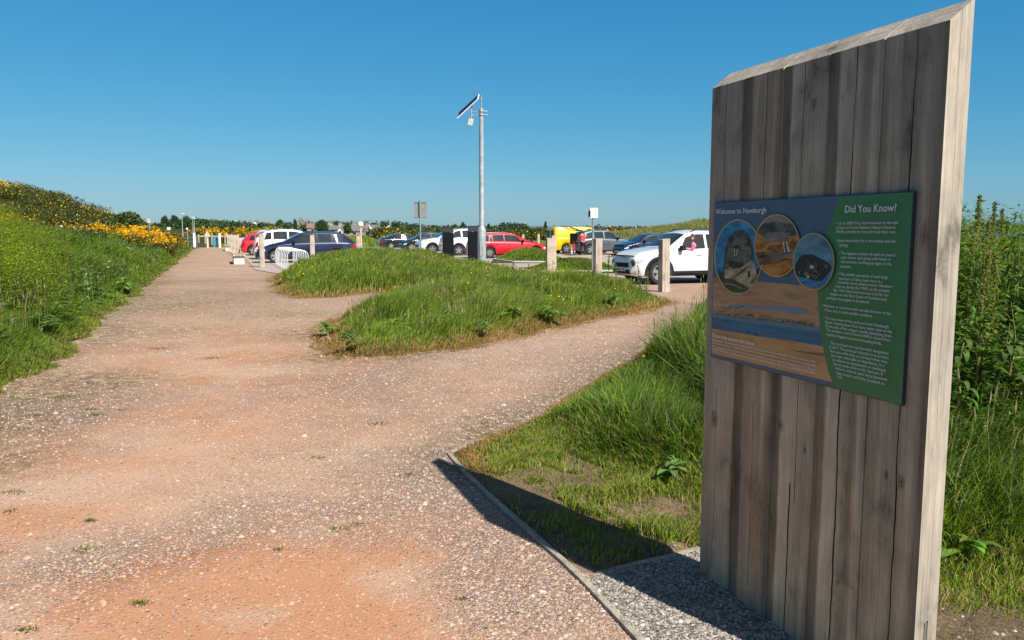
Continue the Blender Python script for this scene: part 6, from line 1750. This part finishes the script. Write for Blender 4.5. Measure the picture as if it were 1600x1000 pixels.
# ------------------------------------------------------------------ village houses, church
M['roof_slate'] = plain('slate roof', (0.15, 0.14, 0.14), .8, var=.25, scale=2)
M['roof_brown'] = plain('brown tiled roof', (0.22, 0.14, 0.11), .85, var=.25, scale=2)
M['wall_white'] = plain('white render', (0.82, 0.81, 0.77), .85)
M['wall_stone'] = plain('stone wall', (0.30, 0.26, 0.22), .9, var=.3, scale=1.5)
M['pane'] = plain('house window', (0.04, 0.05, 0.06), .2)
def house(px, py_eave, wpx, dist, wallm, roofm, label, roof_px=5, gable=False, dormer=False):
    wpx *= 1.15; roof_px *= 1.15; s_ = dist / 1250; w_ = wpx * s_; ze = 1.6 + (361 - py_eave) * s_; zr = ze + roof_px * s_
    x = (px - 800) * s_; dp = w_ * (1.3 if gable else .6)
    r = empty('house', (x, dist, -.14), random.uniform(-.2, .2)); tag(r, label, 'house', 'village houses')
    a = w_ / 2; b = dp / 2
    mb = MB()
    if gable:
        mb.prism([(-a, 0), (a, 0), (a, ze), (0, zr), (-a, ze)], 'y', -b, b)
    else:
        mb.prism([(-b, 0), (b, 0), (b, ze), (0, zr), (-b, ze)], 'x', -a, a)
    mb.build('wall', wallm, r)
    mb = MB(); o_ = .3; t_ = .25
    if gable:
        for sd in (1, -1): mb.add([(sd * (a + o_), -b - .25, ze - .2), (0, -b - .25, zr + .03), (0, b + .25, zr + .03), (sd * (a + o_), b + .25, ze - .2), (sd * (a + o_), -b - .25, ze - .2 + t_), (0, -b - .25, zr + .03 + t_), (0, b + .25, zr + .03 + t_), (sd * (a + o_), b + .25, ze - .2 + t_)], [(0, 1, 2, 3), (4, 7, 6, 5), (0, 4, 5, 1), (1, 5, 6, 2), (2, 6, 7, 3), (3, 7, 4, 0)])
    else:
        for sd in (1, -1): mb.add([(-a - .25, sd * (b + o_), ze - .2), (-a - .25, 0, zr + .03), (a + .25, 0, zr + .03), (a + .25, sd * (b + o_), ze - .2), (-a - .25, sd * (b + o_), ze - .2 + t_), (-a - .25, 0, zr + .03 + t_), (a + .25, 0, zr + .03 + t_), (a + .25, sd * (b + o_), ze - .2 + t_)], [(0, 1, 2, 3), (4, 7, 6, 5), (0, 4, 5, 1), (1, 5, 6, 2), (2, 6, 7, 3), (3, 7, 4, 0)])
    rf = mb.build('roof', roofm, r)
    mb = MB()
    cx_ = 0 if gable else a - .6
    mb.box(cx_ - .5, cx_ + .5, -.45, .45, zr - 1, zr + 1.2); mb.build('chimney', M['wall_stone'], rf)
    nwin = max(1, int(w_ / 3.2))
    for k in range(nwin):
        xx = -a + w_ * (k + .5) / nwin
        for zz in ([ze * .62] if ze < 4.5 else [ze * .35, ze * .78]):
            mb = MB(); mb.box(xx - .5, xx + .5, -b - .04, -b + .02, zz - .6, zz + .6); mb.build('window', M['pane'], r)
HS = [(393.5, 350, 5, 420, 0, 0, 'small white house left in the wood', 3, 1), (404, 350.5, 9, 420, 0, 0, 'white gabled house rising above the left wood', 4.5, 1), (412, 351, 8, 415, 0, 0, 'low white wing joined right of the white gabled house', 2.5, 0),
      (421, 349, 4, 500, 0, 0, 'tiny white house on the skyline left of the church', 2, 0), (480, 347.5, 9, 480, 0, 0, 'white house immediately right of the church', 3, 0), (485, 350.5, 5, 430, 0, 0, 'narrow white gable below the church-side white house', 3, 1),
      (492, 355.5, 16, 330, 1, 1, 'brown-roofed stone row below the church', 5, 0), (506, 357, 22, 310, 1, 1, 'long brown-grey roof above the navy car roof', 5, 0), (519, 353, 9, 380, 0, 1, 'white gabled house right of the wide green tree', 5, 1), (502, 354, 6, 380, 1, 1, 'pale brown-roofed house left of the white gable', 3, 0),
      (524, 358, 22, 300, 1, 0, 'long slate roof behind the rear window of the navy car', 4.5, 0), (533, 360, 6, 280, 0, 0, 'small white gable end touching the long slate roof', 4.5, 1), (545, 356, 20, 360, 1, 0, 'dark slate-roofed stone terrace in mid village', 4, 0), (558, 353, 5, 420, 0, 0, 'white gable above the stone terrace', 4, 1),
      (556, 360, 22, 270, 1, 0, 'low blue-grey roofed house behind the round-capped post', 5.5, 0), (570, 356.5, 12, 340, 1, 1, 'brown-grey house right of the round-capped post', 3.5, 0), (579, 354, 6, 420, 0, 0, 'small white house above the dark sheds', 4, 1), (588, 355, 12, 420, 0, 0, 'long low white house with slate roof on skyline', 3, 0),
      (580, 361, 12, 280, 2, 0, 'black weatherboarded shed among the village roofs', 2, 0), (592, 366.5, 20, 250, 1, 1, 'brown barn roof above the green field', 6.5, 0), (611, 355.5, 10, 400, 0, 0, 'white gabled house below the dark spreading tree', 4, 1), (619, 356.5, 9, 395, 0, 0, 'low white wing right of the dark-tree gable house', 2, 0),
      (633, 358, 16, 360, 1, 1, 'brown-roofed house behind the black saloon', 3, 0), (632, 364, 9, 290, 0, 0, 'white gable with grey roof above the black saloon', 5, 1), (640, 358, 5, 350, 0, 1, 'pale gable at right end of the brown-roofed house', 3.5, 1), (711, 355, 7, 300, 0, 0, 'white house glimpsed between the two bins', 2, 0)]
M['shed'] = plain('black shed', (0.02, 0.02, 0.022), .8)
for px, pe_, wp, dist, wm, rm, lab, rp, gb in HS:
    house(px, pe_, wp, dist, [M['wall_white'], M['wall_stone'], M['shed']][wm], [M['roof_slate'], M['roof_brown']][rm], lab, rp, bool(gb))
d_ = 400; s_ = d_ / 1250; x = (472.5 - 800) * s_
ch = empty('church', (x, d_, -.14)); tag(ch, 'stone church with a pointed grey spire left of the village', 'church')
zb_ = 1.6 + (361 - 346) * s_; zt_ = 1.6 + (361 - 338.5) * s_
mb = MB(); mb.box(-1.4, 1.4, -1.4, 1.4, 0, zb_); mb.build('tower', M['wall_stone'], ch)
mb = MB(); mb.add([(-1.5, -1.5, zb_), (1.5, -1.5, zb_), (1.5, 1.5, zb_), (-1.5, 1.5, zb_), (0, 0, zt_)], [(0, 1, 4), (1, 2, 4), (2, 3, 4), (3, 0, 4), (0, 3, 2, 1)]); mb.build('spire', M['roof_slate'], ch)
mb = MB(); mb.prism([(-3.0, 0), (3.0, 0), (3.0, 4.5), (0, 7), (-3.0, 4.5)], 'y', 1.4, 9); mb.build('nave', M['wall_stone'], ch)
mb = MB(); mb.box(-.35, .35, -1.44, -1.38, zb_ - 1.6, zb_ - .5); mb.build('window', M['pane'], ch)

# ------------------------------------------------------------------ tall weeds beside and behind the board
def dock(name, seed, hgt, nleaf, leaf_l, leaf_w, base_c, seedhead=True, stem_c=(0.16, .13, .04), curl=False):
    r = np.random.default_rng(seed)
    root = empty(name)
    path = [(0, 0, -.05)]; x = y = 0
    for k in range(6):
        x += r.normal(0, .018); y += r.normal(0, .018); path.append((x, y, hgt * (k + 1) / 6))
    mb = MB(); mb.tube(path, [.009, .0085, .008, .007, .006, .004, .002], 6)
    M_ = M.setdefault('stem', plain('plant stem', (0.17, .16, .05), .6))
    mb.build('stem', M_, root)
    pa = np.array(path)
    V, F_, C = [], [], []
    def leaf(p, az, el, L_, W_, c):
        b0 = len(V); nseg = 6
        d = np.array([math.cos(az), math.sin(az), 0]); s = np.array([-math.sin(az), math.cos(az), 0])
        pos = np.array(p, float); e = el
        for i in range(nseg + 1):
            t = i / nseg
            wv_ = W_ * (math.sin(math.pi * min(1, t * .9 + .08)) ** .75) * (1 if t < 1 else .05) * .5
            fold = W_ * .12 * math.sin(math.pi * t) + r.normal(0, W_ * .04)
            V.extend([pos - s * wv_ + [0, 0, fold], pos.copy(), pos + s * wv_ + [0, 0, fold * .8]])
            C.extend([c, tuple(q * 1.25 for q in c), c])
            pos = pos + (d * math.cos(e) + np.array([0, 0, 1]) * math.sin(e)) * L_ / nseg
            e -= (.28 if not curl else .5)
        for i in range(nseg):
            for j in range(2):
                a = b0 + i * 3 + j; F_.append((a, a + 1, a + 4, a + 3))
    for i in range(nleaf):
        t = (i / nleaf) ** 1.1 * (.82 if seedhead else .97)
        z = t * hgt; p = (np.interp(z, pa[:, 2], pa[:, 0]), np.interp(z, pa[:, 2], pa[:, 1]), z + .02)
        k = (1 - t) ** .7 * .75 + .25
        c = tuple(q * r.uniform(.75, 1.25) for q in base_c)
        leaf(p, r.uniform(0, 6.28), r.uniform(.5, 1.1), leaf_l * k * r.uniform(.8, 1.2), leaf_w * k * r.uniform(.8, 1.2), c)
    np_mesh('leaves', np.array(V), [np.array(F_)], M['leaf'], root, col=np.array(C), smooth=True)
    if seedhead:
        n = 420
        z = hgt * r.uniform(.62, 1.03, n); side = r.integers(0, 4, n)
        q = np.column_stack([np.interp(z, pa[:, 2], pa[:, 0]), np.interp(z, pa[:, 2], pa[:, 1]), z])
        ang_ = side * 1.6 + z * 3; rad = r.uniform(0, .085, n) * (1.15 - (z / hgt) ** 3)
        q[:, 0] += np.cos(ang_) * rad; q[:, 1] += np.sin(ang_) * rad; q[:, 2] += rad * .8
        D = r.normal(0, 1, (n, 3)); D /= np.linalg.norm(D, axis=1)[:, None]
        leaves_obj('seed_head', q, D, np.full(n, .016), np.full(n, .012), np.clip(r.uniform(.7, 1.3, (n, 1)) * np.array([[0.20, .21, .06]]), 0, 1), M['leaf'], root)
    return root
WD = [dock('dock_plant', 1, 1.0, 34, .20, .055, (0.10, .18, .03)), dock('dock_plant', 2, 1.0, 34, .22, .065, (0.09, .16, .025)), dock('thistle_plant', 3, 1.0, 46, .19, .06, (0.085, .15, .03), False, curl=True), dock('thistle_plant', 4, 1.0, 52, .21, .066, (0.07, .13, .028), False, curl=True)]
used_map[id(WD)] = set()
def plant(k, x, y, hgt, sc, rz, lab, cat):
    z = float(h_verge(np.array([[x, y]]))[0])
    o = put(WD, k, (x, y, z), (sc, sc, hgt), rz); tag(o, lab, cat, 'tall weeds beside the board'); return o
def at(px, dist): return ((px - 800) / 1250 * dist, dist)
WL = [(0, 1520, 4.9, 292, 1.0, 'seeding dock stem touching the right edge of the board, tallest'), (1, 1513, 5.3, 340, .95, 'leafy dock half hidden by the board edge'), (0, 1547, 5.2, 307, .9, 'slim dock with a pointed seed spike right of the tallest'), (1, 1536, 4.6, 375, 1.1, 'reddish-stemmed dock in front of the seed spikes'),
      (0, 1556, 4.8, 380, 1.0, 'short seeding dock in the middle of the weeds'), (2, 1585, 5.0, 304, 1.0, 'drooping-topped tall thistle near the right picture edge'), (3, 1596, 4.9, 372, 1.25, 'large dark-leaved thistle at the right picture edge'), (3, 1570, 5.3, 400, 1.2, 'broad dark-leaved thistle behind the short dock'),
      (3, 1610, 5.3, 330, 1.2, 'dark thistle cut by the right picture edge'), (2, 1552, 5.6, 410, 1.1, 'low thistle deep among the weeds'), (3, 1530, 5.6, 415, 1.1, 'low leafy thistle behind the reddish dock'), (1, 1526, 5.0, 330, .8, 'second seeding dock beside the board edge'), (3, 1588, 4.6, 440, 1.2, 'leafy plant low at the right edge'), (3, 1560, 4.5, 470, 1.1, 'leafy plant low below the short seeding dock'),
     (2, 1520, 4.5, 430, 1.0, 'low leafy plant against the board edge'),
      (2, 1575, 5.8, 345, 1.1, 'tall thistle behind the drooping-topped one'), (0, 1568, 6.2, 330, 1.0, 'pale seeding dock behind the tall thistle'), (3, 1600, 6.0, 350, 1.3, 'bushy thistle behind the large dark-leaved one'), (3, 1540, 6.4, 385, 1.3, 'distant thistle between the seed spikes'), (1, 1506, 6.0, 370, 1.1, 'dock mostly hidden by the board, behind'), (3, 1515, 5.2, 455, 1.1, 'leafy thistle low beside the board'), (2, 1545, 4.9, 440, 1.1, 'leafy thistle under the slim seed spike'), (3, 1575, 5.6, 380, 1.2, 'thistle filling the gap right of the short dock'), (3, 1620, 5.0, 400, 1.3, 'thistle just leaving the right picture edge')]
for i, (k, px, dist, ty, sc, lab) in enumerate(WL):
    x, y = at(px, dist); hgt = 1.6 + (361 - ty) / 1250 * dist - .15
    plant(k, x, y, hgt, sc, i * 1.7, lab, 'weed')
for i, (px, dist, hgt, lab) in enumerate([(800, 20.5, .95, 'lone seeding dock on the mound left of the bollard pair'), (825, 21.5, .7, 'small dock just left of the bollard pair'), (905, 22, .85, 'seeding dock between the bollard pair and the notice pole'), (950, 21.5, .95, 'tall weed right of the bollard by the notice pole'), (962, 21, .8, 'weed in front of the white crossover number plate'), (1000, 19.5, .75, 'weed in front of the white crossover front wheel'), (1010, 20, .6, 'short weed left of the nearest bollard'), (700, 19, .6, 'small dock below the left litter bin')]):
    x, y = at(px, dist); z = max(0.0, float(h_isl(np.array([[x, y]]))[0]))
    o = put(WD, i % 2, (x, y, z), (1.1, 1.1, hgt), i * 1.9); tag(o, lab, 'weed', 'weeds standing above the mound grass')
# low rosettes of dock leaves at mound and verge edges
RS = [dock('dock_rosette', 21, .16, 13, .26, .075, (0.15, .27, .05), False), dock('dock_rosette', 22, .22, 11, .22, .065, (0.13, .24, .06), False)]
used_map[id(RS)] = set()
RL = [(512, 520, 1.1, 'dark dock leaves hanging over the path by the front mound', 'i'), (537, 545, 1.2, 'dock leaves at the nearest tip of the front mound', 'i'), (440, 440, 1.3, 'spiky leaves at the left end of the rear mound', 'i'), (700, 505, 1.3, 'dock rosette on the slope of the front mound', 'i'), (800, 500, 1.4, 'broad dock clump low in the middle of the front mound', 'i'), (845, 482, 1.6, 'large dock leaves in the right half of the front mound', 'i'), (865, 500, 1.4, 'dock clump near the right path edge of the mound', 'i'), (960, 478, 1.3, 'leafy clump at the right end of the front mound', 'i'), (620, 520, 1.1, 'small dock leaves near the front of the mound', 'i'), (750, 520, 1.0, 'small leafy clump by the front edge of the mound', 'i'),
      (1070, 645, 1.1, 'pale green dock leaves in the long grass left of the board', 'v'), (1052, 730, .8, 'low dock leaves near the board in short grass', 'v'), (1505, 850, .8, 'pale dock leaf right of the board near the bare soil', 'v'), (1560, 800, .8, 'dock leaves low in the grass at the right edge', 'v'),
      (200, 455, 1.8, 'grey-green leafy clump at the bend of the left path edge', 'b'), (60, 520, 1.5, 'broad leaves in the middle of the left bank', 'b')]
for i, (px, py, sc, lab, where) in enumerate(RL):
    hf = {'i': h_isl, 'v': h_verge, 'b': h_bank}[where]
    zz = 0.0
    for _ in range(12):
        x, y = G(px, py, zz + .10); zz = .5 * zz + .5 * float(hf(np.array([[x, y]]))[0])
    z = float(hf(np.array([[x, y]]))[0])
    o = put(RS, i % 2, (x, y, z + (.12 if where != 'v' else .03)), (sc * 1.1, sc * 1.1, sc * .8), i * 2.3)
    tag(o, lab, 'plant', 'dock rosettes in the grass')
